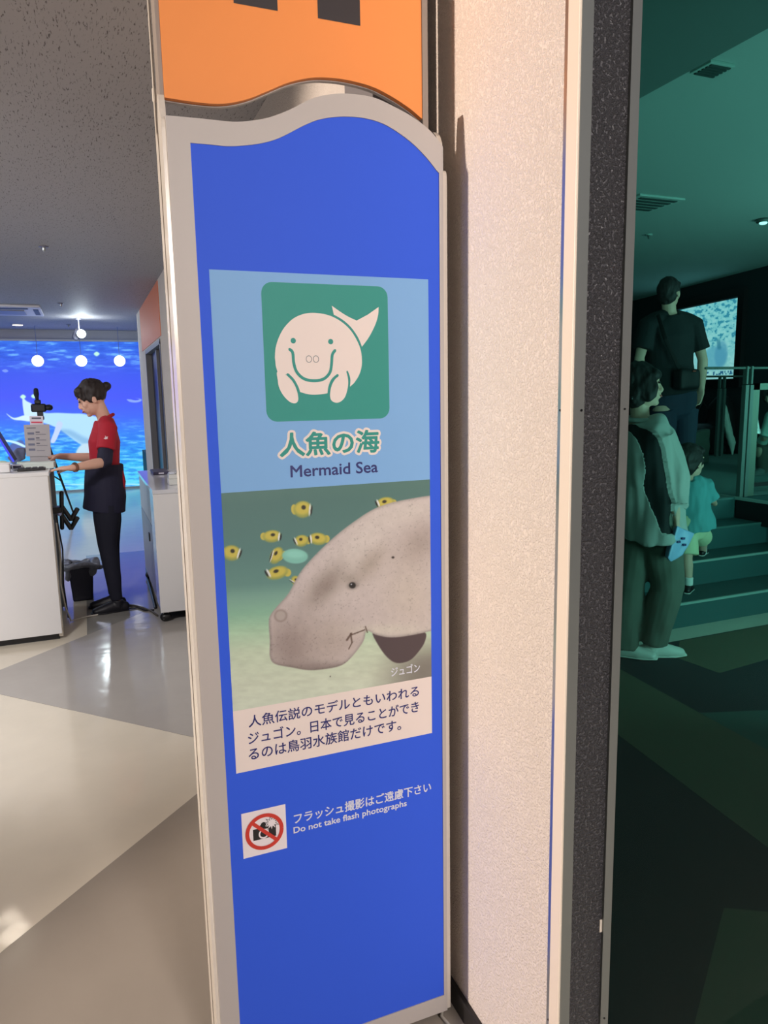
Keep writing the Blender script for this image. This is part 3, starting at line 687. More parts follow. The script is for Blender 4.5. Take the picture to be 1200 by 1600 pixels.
link('rod_collar', tube(bmesh.new(), [(.164, 1.514, 2.05), (.164, 1.514, 2.07)], [.004, .004], 8), SIDE, o)

sp_ = struct('shade_post', bx(box(.628, .725, 1.58, 1.76, 0, ZC), .690, .722, 1.508, 1.585, 0, ZC), mat('grey_shade_post', (128, 122, 122), .6))  # added post, keeps the wall strip behind the signs in shade
# black cable box and cables at the foot of the sign
cb = thing('cable_box', 'small black cable box on the floor behind the sign foot', 'box', (.725, 1.60, 0))
link('housing', bx(bmesh.new(), .705, .742, 1.53, 1.66, 0, .10, .006), BLACK, cb)
link('lid', bx(bmesh.new(), .703, .743, 1.525, 1.665, .10, .115, .004), BLACK, cb)
o = link('power_cable', tube(bmesh.new(), smooth3 := [V(p) for p in ((.66, 1.46, .008), (.69, 1.45, .03), (.712, 1.47, .045), (.722, 1.52, .02), (.715, 1.44, .008), (.69, 1.40, .008), (.70, 1.35, .008))], [.004]*7, 8), mat('pale_cable', (190, 186, 176), .5), None, True)
tag(o, 'pale cable looping on the floor under the blue sign', 'cable')

# ------------------------------------------------------------------ people
SKIN = mat('skin', (224, 178, 158), .5, spec=.3, var=.03, vscale=20)
def hand(bm, wr, dirv, palm, side, s=1, curl=.35):
    """palm with four fingers and a thumb; dirv = towards the fingertips, palm = palm normal, side = thumb side"""
    dirv = V(dirv).normalized(); palm = V(palm); palm = (palm-dirv*palm.dot(dirv)).normalized(); sd = dirv.cross(palm)*(1 if side > 0 else -1)
    wr = V(wr)
    R = Matrix((sd, dirv, palm)).transposed()
    ell(bm, wr+dirv*.045*s, (.040*s, .052*s, .017*s), R, 14)
    ell(bm, wr+dirv*.005*s, (.028*s, .035*s, .021*s), R, 12)
    for i, (off, ln) in enumerate(((.028, .070), (.0095, .078), (-.0095, .072), (-.027, .056))):
        b = wr+dirv*.078*s+sd*off*s; p1 = b+(dirv+sd*off*3)*ln*.45*s+palm*curl*.2*ln*s
        p2 = p1+(dirv*(1-curl*.5)+palm*curl)*ln*.33*s; p3 = p2+(dirv*(1-curl)+palm*curl*1.5)*ln*.25*s
        tube(bm, [b-dirv*.02*s, b, p1, p2, p3], [.009*s, .0088*s, .008*s, .0074*s, .006*s], 8)
    b = wr+dirv*.022*s+sd*.026*s; tube(bm, [b, b+(sd*.8+dirv*.6+palm*.3)*.03*s, b+(sd*.9+dirv*1.5+palm*.6)*.036*s, b+(sd*.9+dirv*2.2+palm*.9)*.036*s], [.012*s, .011*s, .009*s, .007*s], 8)
def person(name, label, J, s, kind, cfg, group=None):
    """one continuous body; clothing and hair are children. J = joints in world space"""
    root = thing(name, label, 'person', tuple(J['base']), group)
    g = {k: V(v) for k, v in J.items()}
    F, U = g['face'].normalized(), g['up']; U = (U-F*U.dot(F)).normalized(); Sd = F.cross(U)
    RH = Matrix((Sd, F, U)).transposed()
    bf = g['front'].normalized(); bs = (g['shR']-g['shL']).normalized()
    hd = g['head']; hs = cfg.get('hs', s)
    bm = bmesh.new()
    ell(bm, hd+U*.022*hs-F*.012*hs, (.073*hs, .090*hs, .092*hs), RH, 24)
    ell(bm, hd-U*.045*hs+F*.018*hs, (.056*hs, .064*hs, .062*hs), RH, 20)
    ell(bm, hd-U*.088*hs+F*.058*hs, (.022*hs, .020*hs, .016*hs), RH, 12)
    tube(bm, [hd+U*.018*hs+F*.072*hs, hd-U*.006*hs+F*.083*hs, hd-U*.022*hs+F*.090*hs], [.008*hs, .009*hs, .011*hs], 10)
    ell(bm, hd-U*.028*hs+F*.086*hs, (.017*hs, .012*hs, .009*hs), RH, 12)
    ell(bm, hd-U*.050*hs+F*.079*hs, (.022*hs, .010*hs, .007*hs), RH, 12); ell(bm, hd-U*.060*hs+F*.076*hs, (.019*hs, .011*hs, .007*hs), RH, 12)
    for q in (-1, 1):
        ell(bm, hd-U*.022*hs+F*.052*hs+Sd*.036*hs*q, (.022*hs, .020*hs, .022*hs), RH, 12)
        ell(bm, hd-U*.010*hs-F*.010*hs+Sd*.076*hs*q, (.008*hs, .018*hs, .030*hs), RH, 12)
        ell(bm, hd+U*.030*hs+F*.066*hs+Sd*.030*hs*q, (.022*hs, .012*hs, .008*hs), RH, 12)
    tube(bm, [g['neck']-(hd-g['neck']).normalized()*.03*s, g['neck'], hd-U*.05*hs-F*.02*hs], [.058*s, .050*s, .050*s], 16)
    ch, wa, hp = g['chest'], g['waist'], g['hip']
    tw = cfg.get('tw', 1)
    tube(bm, [g['neck']-(g['neck']-ch)*.18, ch+(g['neck']-ch)*.35, ch, wa, hp, hp+(hp-wa).normalized()*.04*s], [(.085*s*tw, .06*s), (.145*s*tw, .082*s), (.138*s*tw, .10*s), (.112*s*tw, .088*s), (.150*s*tw, .108*s), (.13*s*tw, .09*s)], 22, True, bs)
    for L in 'LR':
        sh, el, wr, hj, kn, an = (g[k+L] for k in ('sh', 'el', 'wr', 'hp', 'kn', 'an'))
        tube(bm, [sh-(sh-g['neck'])*.35, sh, sh.lerp(el, .5), el], [.045*s, .050*s, .043*s, .036*s], 14)
        tube(bm, [el, el.lerp(wr, .3), wr], [.037*s, .038*s, .024*s], 14)
        hand(bm, wr, g['hd'+L], g['pl'+L], 1 if L == 'R' else -1, cfg.get('hands', s), cfg.get('curl', .4))
        tube(bm, [hj, hj.lerp(kn, .3), kn], [.080*s, .078*s, .054*s], 16)
        tube(bm, [kn, kn.lerp(an, .3), an], [.053*s, .056*s, .036*s], 16)
        td = g['toe'+L].normalized(); fz = g['foot'+L].z; fp = V((an.x, an.y, fz+.035*s)); tube(bm, [an, fp+V((0, 0, .015*s)), fp+td*.06*s, fp+td*.13*s], [.034*s, .032*s, .026*s, .018*s], 12)
    link('body', remesh(bm, .0052*min(1, s*1.1), 3), cfg['skin'] if 'skin' in cfg else SKIN, root)
    HM = cfg['hair']
    # facial features
    for q in (-1, 1):
        e = hd+U*.012*hs+F*.076*hs+Sd*.029*hs*q
        o = link('eye', ell(bmesh.new(), e, (.012*hs, .007*hs, .0055*hs), RH, 12), mat('eye_dark', (30, 24, 24), .2), root, True)
        o = link('eyebrow', tube(bmesh.new(), [hd+U*.034*hs+F*.078*hs+Sd*.014*hs*q, hd+U*.038*hs+F*.076*hs+Sd*.030*hs*q, hd+U*.033*hs+F*.064*hs+Sd*.046*hs*q], [.0028*hs]*3, 8), HM, root, True)
    link('mouth', tube(bmesh.new(), [hd-U*.053*hs+F*.082*hs-Sd*.020*hs, hd-U*.056*hs+F*.089*hs, hd-U*.053*hs+F*.082*hs+Sd*.020*hs], [.0035*hs, .005*hs, .0035*hs], 8), mat('lip', (178, 92, 88), .5), root, True)
    if cfg.get('smile'): link('teeth', tube(bmesh.new(), [hd-U*.054*hs+F*.085*hs-Sd*.012*hs, hd-U*.056*hs+F*.0895*hs, hd-U*.054*hs+F*.085*hs+Sd*.012*hs], [.0025*hs, .003*hs, .0025*hs], 8), mat('teeth', (240, 238, 230), .3), root, True)
    # hair
    bm = bmesh.new()
    hl = cfg.get('hair_style', 'short')
    ell(bm, hd+U*.036*hs-F*.026*hs, (.083*hs, .096*hs, .092*hs), RH, 24)
    ell(bm, hd-U*(.012 if hl != 'bun' else -.018)*hs-F*.044*hs, (.074*hs, .062*hs, (.078 if hl != 'bun' else .066)*hs), RH, 20)
    for q in (-1, 1):
        ell(bm, hd+U*.012*hs-F*.004*hs+Sd*.066*hs*q, (.016*hs, .036*hs, .040*hs), RH, 14)
        if hl == 'bob':
            ell(bm, hd-U*.012*hs+F*.014*hs+Sd*.072*hs*q, (.022*hs, .050*hs, .075*hs), RH, 16)
            ell(bm, hd+U*.05*hs+F*.05*hs+Sd*.03*hs*q, (.042*hs, .034*hs, .034*hs), RH, 14)
        else: ell(bm, hd+U*.072*hs+F*.042*hs+Sd*.026*hs*q, (.044*hs, .036*hs, .030*hs), RH, 14)
    if hl == 'bob': ell(bm, hd-U*.035*hs-F*.035*hs, (.088*hs, .070*hs, .080*hs), RH, 20)
    if hl == 'bun':
        ell(bm, hd+U*.03*hs-F*.128*hs, (.030*hs, .030*hs, .030*hs), RH, 16); ell(bm, hd+U*.02*hs-F*.105*hs, (.028*hs, .03*hs, .026*hs), RH, 12)
        for q in (-1, 1): ell(bm, hd+U*.060*hs+F*.056*hs+Sd*.026*hs*q, (.034*hs, .026*hs, .030*hs), RH, 14); ell(bm, hd+U*.03*hs+F*.050*hs+Sd*.060*hs*q, (.012*hs, .014*hs, .030*hs), RH, 12)
    link('hair', remesh(bm, .0055*hs, 2, .007*hs, 38, (1, 1, .35)), HM, root)
    # shirt
    if cfg.get('shirt'):
        k = cfg.get('loose', .012); bm = bmesh.new()
        sb = g.get('shirt_end', hp)
        r0 = cfg.get('hem', (.165, .125))
        tube(bm, [g['neck']-(g['neck']-ch)*.12, ch+(g['neck']-ch)*.42, ch, wa, sb], [(.070*s+k, .062*s+k), (.150*s*tw+k, .086*s+k), (.146*s*tw+k, .106*s+k), ((.120 if k < .02 else .140)*s*tw+k, .096*s+k), (r0[0]*s+k*.5, r0[1]*s+k*.5)], 24, False, bs)
        for L in 'LR':
            sh, el, wr = (g[x+L] for x in ('sh', 'el', 'wr')); t = cfg.get('sleeve', .6)
            e = sh.lerp(el, min(1, t)) if t <= 1 else el
            ps = [sh-(sh-g['neck'])*.85+V((0, 0, -.012*s)), sh-(sh-g['neck'])*.4, sh, e]; rs = [.044*s+k*.5, .056*s+k*.6, .058*s+k, .052*s+k*1.3]
            if t > 1: ps.append(el.lerp(wr, t-1)); rs.append(.040*s+k*1.2)
            tube(bm, ps, rs, 16, False)
        link('shirt', remesh(bm, .0065, 4, cfg.get('wr', .006), cfg.get('ws', 9), cfg.get('wv', (1, 1, .4))), cfg['shirt'], root)
        if cfg.get('collar'):
            bm = bmesh.new(); c0 = g['neck']; ax = (hd-c0).normalized()
            bsd = bs; fw = ax.cross(bsd)
            ring = [c0+bsd*math.cos(a)*.075*s+fw*math.sin(a)*.070*s for a in [2*math.pi*i/16 for i in range(17)]]
            tube(bm, ring, [.014*s]*17, 8)
            link('collar', remesh(bm, .004, 1), cfg['shirt'], root)
    # trousers
    if cfg.get('pants'):
        w_ = cfg.get('wide', 0); bm = bmesh.new(); kp = .010
        tube(bm, [wa.lerp(hp, .35), hp, hp+(hp-wa).normalized()*.07*s], [(.125*s*tw+kp, .098*s+kp), (.158*s*tw+kp, .116*s+kp), (.15*s*tw+kp, .105*s+kp)], 22, True, bs)
        for L in 'LR':
            hj, kn, an = (g[x+L] for x in ('hp', 'kn', 'an')); pe = cfg.get('pant_len', 1)
            if pe >= 1: tube(bm, [hj, hj.lerp(kn, .4), kn, an.lerp(kn, .4), an+V((0, 0, -.01*s))], [(.088*s+kp), (.086*s+kp+w_*.4), (.062*s+kp+w_), (.060*s+kp*.6+w_*1.2), (.044*s+kp*.5+w_*1.5)], 18, False)
            else: tube(bm, [hj, hj.lerp(kn, pe*.6), hj.lerp(kn, pe*1.15)], [.09*s+kp, .09*s+kp+.008, .088*s+kp+.010], 18, False)
        link('trousers' if cfg.get('pant_len', 1) >= 1 else 'shorts', remesh(bm, .0065, 4, cfg.get('pwr', .006), 8, (1, 1, .6)), cfg['pants'], root)
    for L in 'LR':
        an = g['an'+L]; td = g['toe'+L].normalized(); fz = g['foot'+L].z if 'foot'+L in g else J['base'][2]
        bm = bmesh.new(); sd = td.cross(V((0, 0, 1))).normalized(); tz = td.z; k = s*cfg.get('shoe', 1)
        sole = an-V((0, 0, 1))*(an.z-fz)
        R = Matrix((sd, td, sd.cross(td))).transposed(); up = sd.cross(td)
        tube(bm, [sole+td*-.055*k+up*.036*k, sole+td*.02*k+up*.045*k, sole+td*.09*k+up*.034*k, sole+td*.165*k+up*.026*k], [(.038*k, .040*k), (.042*k, .052*k), (.046*k, .042*k), (.038*k, .026*k)], 16, True, sd)
        tube(bm, [sole+up*.04*k, sole+up*.095*k-td*.006*k], [.046*k, .043*k], 14, False)
        so = link('shoe', remesh(bm, .005, 2), cfg['shoes'], root)
        bm = bmesh.new(); tube(bm, [sole-td*.075*k+up*.010*k, sole+td*.04*k+up*.010*k, sole+td*.12*k+up*.010*k, sole+td*.19*k+up*.014*k], [(.034*k, .010*k), (.037*k, .010*k), (.045*k, .010*k), (.030*k, .009*k)], 14, True, sd)
        link('sole', bm, cfg.get('sole', cfg['shoes']), so, True)
    return root

HAIRB = mat('black_hair', (34, 26, 28), .65, bump=.6, bscale=90, stretch=(1, 1, .15))
HAIRD = mat('dark_brown_hair', (34, 24, 24), .6, bump=.6, bscale=90, stretch=(1, 1, .15))
def Y5(px, py, dy=0): return P('Y', 5.5+dy, px, py)
def off(v, x=0, y=0, z=0): return V(v)+V((x, y, z))
# --- shop assistant behind the counter, seen from her left side, facing -X, head bowed
hc = Y5(142, 623)
hipc = Y5(166, 775)
J = dict(base=(.10, 5.5, 0), head=hc, up=(-.42, 0, .90), face=(-.90, -.04, -.43), front=(-1, 0, 0), neck=Y5(164, 655), chest=Y5(163, 690), waist=Y5(164, 728), hip=hipc,
    shL=Y5(169, 668, -.155), shR=Y5(169, 668, .155), elL=Y5(163, 722, -.26), elR=Y5(158, 716, .20), wrL=Y5(113, 731, -.40), wrR=Y5(93, 713, .14),
    hdL=(-1, .10, -.04), plL=(0, 0, -1), hdR=(-1, -.05, -.08), plR=(0, 0, -1),
    hpL=Y5(166, 785, -.08), hpR=Y5(168, 785, .08), knL=Y5(168, 852, -.07), knR=Y5(172, 852, .07), anL=Y5(183, 935, -.07), anR=Y5(178, 926, .08),
    toeL=(-1, -.12, 0), toeR=(-1, .08, 0), footL=(0, 0, .0), footR=(0, 0, .0), shirt_end=Y5(166, 762))
RSH = mat('red_polo_fabric', (176, 20, 44), .75, bump=.25, bscale=30); NV = mat('navy_apron_fabric', (26, 26, 52), .8, bump=.25, bscale=25)
BP = mat('black_trouser_fabric', (18, 20, 38), .85, bump=.2, bscale=30); BS = mat('black_shoe_leather', (20, 20, 30), .5)
staff = person('person', 'shop assistant in red polo shirt and navy apron leaning over the white counter', J, .92, 'f', dict(hair=HAIRD, hair_style='bun', shirt=RSH, sleeve=.66, loose=.010, collar=True, pants=BP, shoes=BS, hs=1.03, hem=(.150, .125), wide=-.004, hands=.98, curl=.25, wr=.006))
bm = bmesh.new()
wa = Y5(163, 724); tube(bm, [wa, Y5(163, 745), Y5(165, 775), Y5(163, 797)], [(.150, .128), (.152, .134), (.168, .142), (.170, .146)], 26, False, (0, 1, 0))
link('apron', remesh(bm, .006, 3, .006, 7, (1, 1, .5)), NV, staff)
for L, q in (('L', -1), ('R', 1)):
    sh, el, wr = V(J['sh'+L]), V(J['el'+L]), V(J['wr'+L])
    link('under_sleeve', remesh(tube(bmesh.new(), [sh.lerp(el, .55), el, el.lerp(wr, .12)], [.050, .052, .043], 16, False), .005, 2, .003, 20), NV, staff)
wl, el = V(J['wrL']), V(J['elL']); c = wl.lerp(el, .08); ax = (el-wl).normalized()
wt = link('wristwatch', remesh(tube(bmesh.new(), [c-ax*.010, c+ax*.010], [.031, .031], 16, False), .003, 1), mat('brown_leather', (128, 84, 66), .5), staff)
link('watch_face', ell(bmesh.new(), c+V((0, -.012, .026)), (.014, .014, .008)), mat('watch_glass', (90, 70, 60), .2), wt, True)
link('name_tag', bx(bmesh.new(), .085, .135, 5.2405, 5.2465, 1.235, 1.26, .001), mat('tag_white', (225, 215, 220), .5), staff) if False else None
q = Y5(163, 697, -.262); link('sleeve_badge', bx(bmesh.new(), q.x-.024, q.x+.024, q.y, q.y+.006, q.z-.006, q.z+.006, .002), mat('tag_white', (235, 215, 222), .5), staff)
q = Y5(166, 685, -.255); link('sleeve_badge', prism(bmesh.new(), [q+V((math.cos(a)*r, 0, math.sin(a)*r*1.3)) for a, r in [(k*math.pi/5, .016 if k % 2 else .008) for k in range(10)]], (0, .01, 0)), MATS['tag_white'], staff)
link('apron_tie', remesh(tube(bmesh.new(), [Y5(190, 735, -.03), Y5(193, 752, -.03), Y5(192, 770, -.03)], [(.012, .035), (.016, .04), (.012, .03)], 10), .005, 1), RSH, staff, label='red shirt tail hanging behind the apron')  # hem of the red polo showing behind the apron

# --- woman walking behind the glass
def W(px, py, dy=0): return P('Y', 3.12+dy, px, py)
wsh, wtr = mat('pale_shirt_cotton', (178, 176, 172), .8, bump=.4, bscale=14, stretch=(1, 1, .3)), mat('olive_trouser_cotton', (100, 104, 94), .85, bump=.4, bscale=14, stretch=(1, 1, .3))
J = dict(base=(2.80, 3.10, 0), head=W(1005, 603), up=(.10, 0, 1), face=(.80, -.58, .02), front=(.85, -.5, 0), neck=W(1000, 655, .02), chest=W(1008, 700), waist=W(1012, 755), hip=W(1013, 812),
    shL=W(985, 677, .10), shR=W(1030, 682, -.10), elL=W(985, 745, .16), elR=W(1046, 752, -.10), wrL=W(1000, 800, .20), wrR=W(1056, 806, -.16),
    hdL=(.2, 0, -1), plL=(1, 0, 0), hdR=(.10, -.1, -1), plR=(-.6, .6, 0),
    hpL=W(995, 830, .07), hpR=W(1033, 830, -.05), knL=W(981, 920, .10), knR=W(1042, 918, -.04), anL=W(972, 1010, .08), anR=W(1020, 1001, .0),
    toeL=(.45, -.45, 0), toeR=(.93, -.35, 0), footL=(0, 0, .0), footR=(0, 0, .0), shirt_end=W(1015, 838))
w1 = person('person', 'woman in loose pale shirt and wide trousers walking behind the glass', J, .98, 'f', dict(hair=HAIRB, hair_style='bob', shirt=wsh, sleeve=1.75, loose=.030, collar=True, pants=wtr, wide=.022, shoes=mat('white_sneaker', (225, 222, 214), .6), hem=(.20, .16), smile=True, wr=.034, ws=6.5, wv=(1.6, 1.6, .35), hs=1.03, pwr=.016))
bt = mat('black_top', (14, 16, 20), .8)
def front_open(ob_, poly, m2):
    """dark inner top showing where the shirt hangs open"""
    me = ob_.data; me.materials.append(m2); par = V(ob_.parent.location)
    n = len(me.polygons); c = np.empty(n*3); nn = np.empty(n*3, np.float32); me.polygons.foreach_get('center', c); me.polygons.foreach_get('normal', nn)
    c = c.reshape(-1, 3)+np.array(par); nn = nn.reshape(-1, 3); pw = [(p.x, p.z) for p in poly]
    ins = (polyd(c[:, 0], c[:, 2], pw) < 0) & (nn[:, 1] < .1)
    me.polygons.foreach_set('material_index', ins.astype(np.int32)); me.update()
    # the open edge stands proud: pull the dark faces inwards
    vi = set()
    for i in np.nonzero(ins)[0]: vi.update(me.polygons[int(i)].vertices)
    for i in vi: me.vertices[i].co.y += .022
front_open([o for o in COL.objects if o.parent == w1 and o.name.startswith('shirt')][0], [W(*p, -.14) for p in ((1010, 664), (1017, 664), (1031, 700), (1040, 750), (1046, 800), (1046, 832), (1026, 832), (1022, 790), (1014, 720))], bt)
link('earring', ell(bmesh.new(), W(987, 622, -.09), (.006, .006, .01)), mat('screw_steel', (0, 0, 0)), w1, True)
# paper bag she carries
bm = bmesh.new(); c = W(1064, 846, -.20)
prism(bm, [c+V(p) for p in ((-.085, 0, -.085), (-.03, 0, .085), (.095, 0, .035), (.02, 0, -.075), (-.06, 0, -.11))], (.02, .05, 0))
o = link('shopping_bag', remesh(bm, .006, 2, .006, 12), mat('pale_blue_plastic', (150, 180, 222), .4), None); tag(o, 'pale blue plastic bag carried at the woman\'s hip', 'bag')
for dx, dz in ((-.02, .0), (.01, .015), (.02, -.02)):
    link('print_mark', bx(bmesh.new(), c.x+dx-.01, c.x+dx+.012, c.y-.0075, c.y-.0035, c.z+dz-.006, c.z+dz+.006, .001), mat('navy_print', (30, 40, 110), .5), o)

# --- man in black on the platform, back to the camera
def A(px, py, dy=0): return P('Y', 4.85+dy, px, py)
dsh = mat('black_tee', (20, 26, 30), .85, bump=.3, bscale=16); jean = mat('dark_denim', (38, 48, 70), .8, bump=.3, bscale=40)
J = dict(base=(4.60, 4.85, .65), head=A(1046, 459), up=(.05, .03, 1), face=(.90, .42, .02), front=(.35, .93, 0), neck=A(1046, 489), chest=A(1047, 525), waist=A(1048, 570), hip=A(1052, 622),
    shL=A(1012, 508, .04), shR=A(1083, 508, -.04), elL=A(999, 560, .05), elR=A(1098, 562, -.08), wrL=A(1003, 608, .18), wrR=A(1096, 606, -.06),
    hdL=(.1, .3, -1), plL=(1, 0, 0), hdR=(-.05, .2, -1), plR=(-1, 0, 0),
    hpL=A(1036, 640), hpR=A(1070, 640), knL=A(1038, 700, .02), knR=A(1070, 700, -.02), anL=A(1040, 752), anR=A(1066, 754),
    toeL=(.3, .95, 0), toeR=(.4, .9, 0), footL=(0, 0, .65), footR=(0, 0, .65), shirt_end=A(1050, 615))
m1 = person('person', 'tall man in black t-shirt seen from behind, standing before the bright screen', J, 1.10, 'm', dict(hair=HAIRB, hair_style='short', shirt=dsh, sleeve=.72, loose=.020, pants=jean, shoes=BS, tw=1.12, hem=(.185, .135), wr=.010, ws=7, hs=1.06))
link('shoulder_strap', remesh(tube(bmesh.new(), [A(1028, 492, -.10), A(1040, 530, -.19), A(1058, 570, -.20), A(1074, 590, -.18)], [(.020, .006)]*4, 10), .004, 1), mat('strap_webbing', (16, 18, 20), .9), m1)
bm = bmesh.new(); c = A(1074, 592, -.20); bx(bm, c.x-.11, c.x+.10, c.y-.05, c.y+.06, c.z-.09, c.z+.08, .03)
o = link('crossbody_bag', remesh(bm, .008, 3, .006, 10), mat('black_nylon', (12, 14, 18), .6), None); tag(o, 'black crossbody bag at the standing man\'s right hip', 'bag')
link('zip_tag', bx(bmesh.new(), c.x+.0, c.x+.03, c.y-.060, c.y-.050, c.z+.055, c.z+.065, .002), mat('red_tag', (170, 60, 40), .5), o)

# --- small boy climbing the steps
def B(px, py, dy=0): return P('Y', 3.72+dy, px, py)
tee = mat('teal_tee', (92, 168, 174), .8, bump=.35, bscale=16, stretch=(1, 1, .4)); shrt = mat('pale_shorts', (214, 220, 180), .8, bump=.3, bscale=20)
J = dict(base=(3.70, 3.66, .16), head=B(1079, 722), up=(.05, 0, 1), face=(.97, .14, .0), front=(.75, .6, 0), neck=B(1078, 746), chest=B(1080, 768), waist=B(1084, 798), hip=B(1080, 821),
    shL=B(1062, 757, .05), shR=B(1100, 757, -.05), elL=B(1068, 790, .14), elR=B(1113, 781, -.05), wrL=B(1085, 800, .22), wrR=B(1117, 788, .10),
    hdL=(.6, .8, 0), plL=(0, 0, -1), hdR=(.5, .8, .2), plR=(0, 0, -1),
    hpL=B(1089, 828, .06), hpR=B(1073, 836, -.02), knL=B(1098, 842, .12), knR=B(1074, 872, -.06), anL=B(1094, 864, .16), anR=B(1076, 912, -.08),
    toeL=(.75, .5, 0), toeR=(.7, .5, 0), footL=(0, 0, .33), footR=(0, 0, .16), shirt_end=B(1086, 826))
J['anL'] = P('Y', 3.88, 1098, 864); J['anR'] = P('Y', 3.63, 1076, 912)
b1 = person('person', 'small boy in teal t-shirt and pale shorts climbing the dark steps', J, .60, 'c', dict(hair=HAIRD, hair_style='short', shirt=tee, sleeve=.95, loose=.020, pants=shrt, pant_len=.75, shoes=BLACK, sole=mat('white_sole', (220, 220, 214), .5), tw=1.1, hem=(.22, .17), wr=.012, ws=11, wv=(1.8, 1.8, .5), hs=1.02, hands=.6, shoe=1.0))
for L in 'LR':
    an = V(J['an'+L]); link('sock', remesh(tube(bmesh.new(), [an+V((0, 0, -.01)), an+V((0, 0, .045))], [.027, .028], 14, False), .004, 1), mat('white_sock', (230, 230, 226), .8), b1)

# --- visitor sitting on the platform at the edge of the frame
def Q(px, py, dy=0): return P('Y', 5.4+dy, px, py)
J = dict(base=(6.5, 5.4, .65), head=Q(1206, 617), up=(-.2, 0, 1), face=(-.8, -.1, -.5), front=(-.9, -.2, 0), neck=Q(1212, 643), chest=Q(1213, 664), waist=Q(1212, 690), hip=Q(1214, 712),
    shL=Q(1206, 652, -.14), shR=Q(1208, 652, .14), elL=Q(1196, 682, -.17), elR=Q(1198, 682, .17), wrL=Q(1187, 694, -.05), wrR=Q(1188, 694, .05),
    hdL=(-1, .3, -.2), plL=(0, 0, -1), hdR=(-1, -.3, -.2), plR=(0, 0, -1),
    hpL=Q(1212, 714, -.1), hpR=Q(1212, 714, .1), knL=Q(1189, 702, -.12), knR=Q(1189, 702, .12), anL=Q(1192, 738, -.12), anR=Q(1192, 738, .12),
    toeL=(-1, -.2, 0), toeR=(-1, .1, 0), footL=(0, 0, .65), footR=(0, 0, .65), shirt_end=Q(1214, 706))
p1 = person('person', 'seated visitor in pale top at the right edge behind the railing', J, .92, 'f', dict(hair=HAIRB, hair_style='bob', shirt=mat('pale_mint_top', (190, 214, 204), .8), sleeve=1.6, loose=.015, pants=mat('brown_trouser', (92, 82, 76), .85), shoes=mat('grey_shoe', (110, 112, 112), .6), wr=.01))
o = link('low_stool', remesh(bx(bmesh.new(), J['hip'].x-.16, J['hip'].x+.16, 5.22, 5.58, .65, J['hip'].z-.10, .03), .01, 1), BLACK, None); tag(o, 'low black stool under the seated visitor', 'stool')

# ------------------------------------------------------------------ counter and what stands on it
ct = thing('counter', 'long white counter at the left edge with grey end recess', 'counter', (-.8, 5.3, 0))
link('front_panel', bx(bmesh.new(), -1.7, -.243, 4.91, 4.935, .045, 1.068, .002), WHITE, ct)
link('worktop', bx(bmesh.new(), -1.7, -.236, 4.905, 5.72, 1.05, 1.075, .003), WHITE, ct)
link('end_stile', bx(bmesh.new(), -.262, -.238, 4.936, 5.0, .02, 1.05, .002), mat('cream_stile', (214, 208, 196), .4), ct)
link('end_panel', bx(bmesh.new(), -.275, -.262, 5.0, 5.70, .02, 1.05), mat('grey_end_panel', (112, 118, 128), .45), ct)
link('end_stile', bx(bmesh.new(), -.262, -.240, 5.66, 5.71, .02, 1.05, .002), mat('grey_stile', (120, 128, 132), .45), ct)
link('plinth', box(-1.68, -.26, 4.95, 5.68, 0, .045), BLACK, ct)
link('back_panel', box(-1.68, -.28, 5.69, 5.705, .05, 1.05), mat('grey_end_panel', (0, 0, 0)), ct)
link('metal_rail', tube(bmesh.new(), [(-.250, 5.12, .03), (-.250, 5.12, .74)], [.011, .011], 12), ALU, ct, True)
def T(px, py, Y): return P('Y', Y, px, py)
zt_ = 1.076
def on(px, py): return P('Z', zt_, px, py)
# items
c = V((-.50, 5.02, zt_)); bm = bmesh.new()
tb = thing('plastic_tub', 'small white open tub near the counter front', 'tub', c)
link('tub', remesh(bx(bx(bmesh.new(), c.x-.045, c.x+.045, c.y-.035, c.y+.035, zt_, zt_+.055, .006), c.x-.052, c.x+.052, c.y-.042, c.y+.042, zt_+.055, zt_+.062, .002), .003, 1), WHITE, tb)
link('contents', ell(bmesh.new(), c+V((0, 0, .06)), (.035, .028, .012)), mat('pale_green_paper', (190, 205, 190), .7), tb, True)
c = V((-.565, 5.05, zt_)); o = link('receipt_box', bx(bmesh.new(), c.x-.02, c.x+.02, c.y-.03, c.y+.03, zt_, zt_+.13, .006), mat('pale_plastic', (206, 214, 206), .4), None); tag(o, 'upright pale plastic box at the left frame edge on the counter', 'box')
link('lid', bx(bmesh.new(), c.x-.022, c.x+.022, c.y-.032, c.y+.032, zt_+.13, zt_+.14, .003), WHITE, o)
# tablet leaning
tb = thing('tablet', 'blue-lit tablet leaning on its stand at the left frame edge', 'tablet', (-.55, 5.3, zt_))
R1 = [V(p) for p in ((-.62, 5.28, zt_+.17), (-.49, 5.26, zt_+.012), (-.49, 5.42, zt_+.012), (-.62, 5.44, zt_+.17))]
R1 = [P('Y', 5.25, 0, 690), P('Y', 5.25, 20, 722)]; d0 = R1[1]-R1[0]
a0 = R1[0]-d0*.5; a1 = R1[1]; nrm = V((d0.z, 0, -d0.x)).normalized()*-.012
prof = [a0, a1, a1+nrm, a0+nrm]
link('case', prism(bmesh.new(), prof, (0, .2, 0)), BLACK, tb)
n2 = nrm.normalized()
sc_ = [a0+d0*.06-n2*.001, a1-d0*.08-n2*.001, a1-d0*.08-n2*.004, a0+d0*.06-n2*.004]
link('screen', prism(bmesh.new(), [p+V((0, -.001, 0)) for p in prof], (0, -.002, 0)), mat('screen_blue', (40, 50, 190), .3, emit=(60, 70, 235), estr=.8), tb)
link('foot', bx(bmesh.new(), -.56, -.44, 5.26, 5.42, zt_, zt_+.012, .003), BLACK, tb)
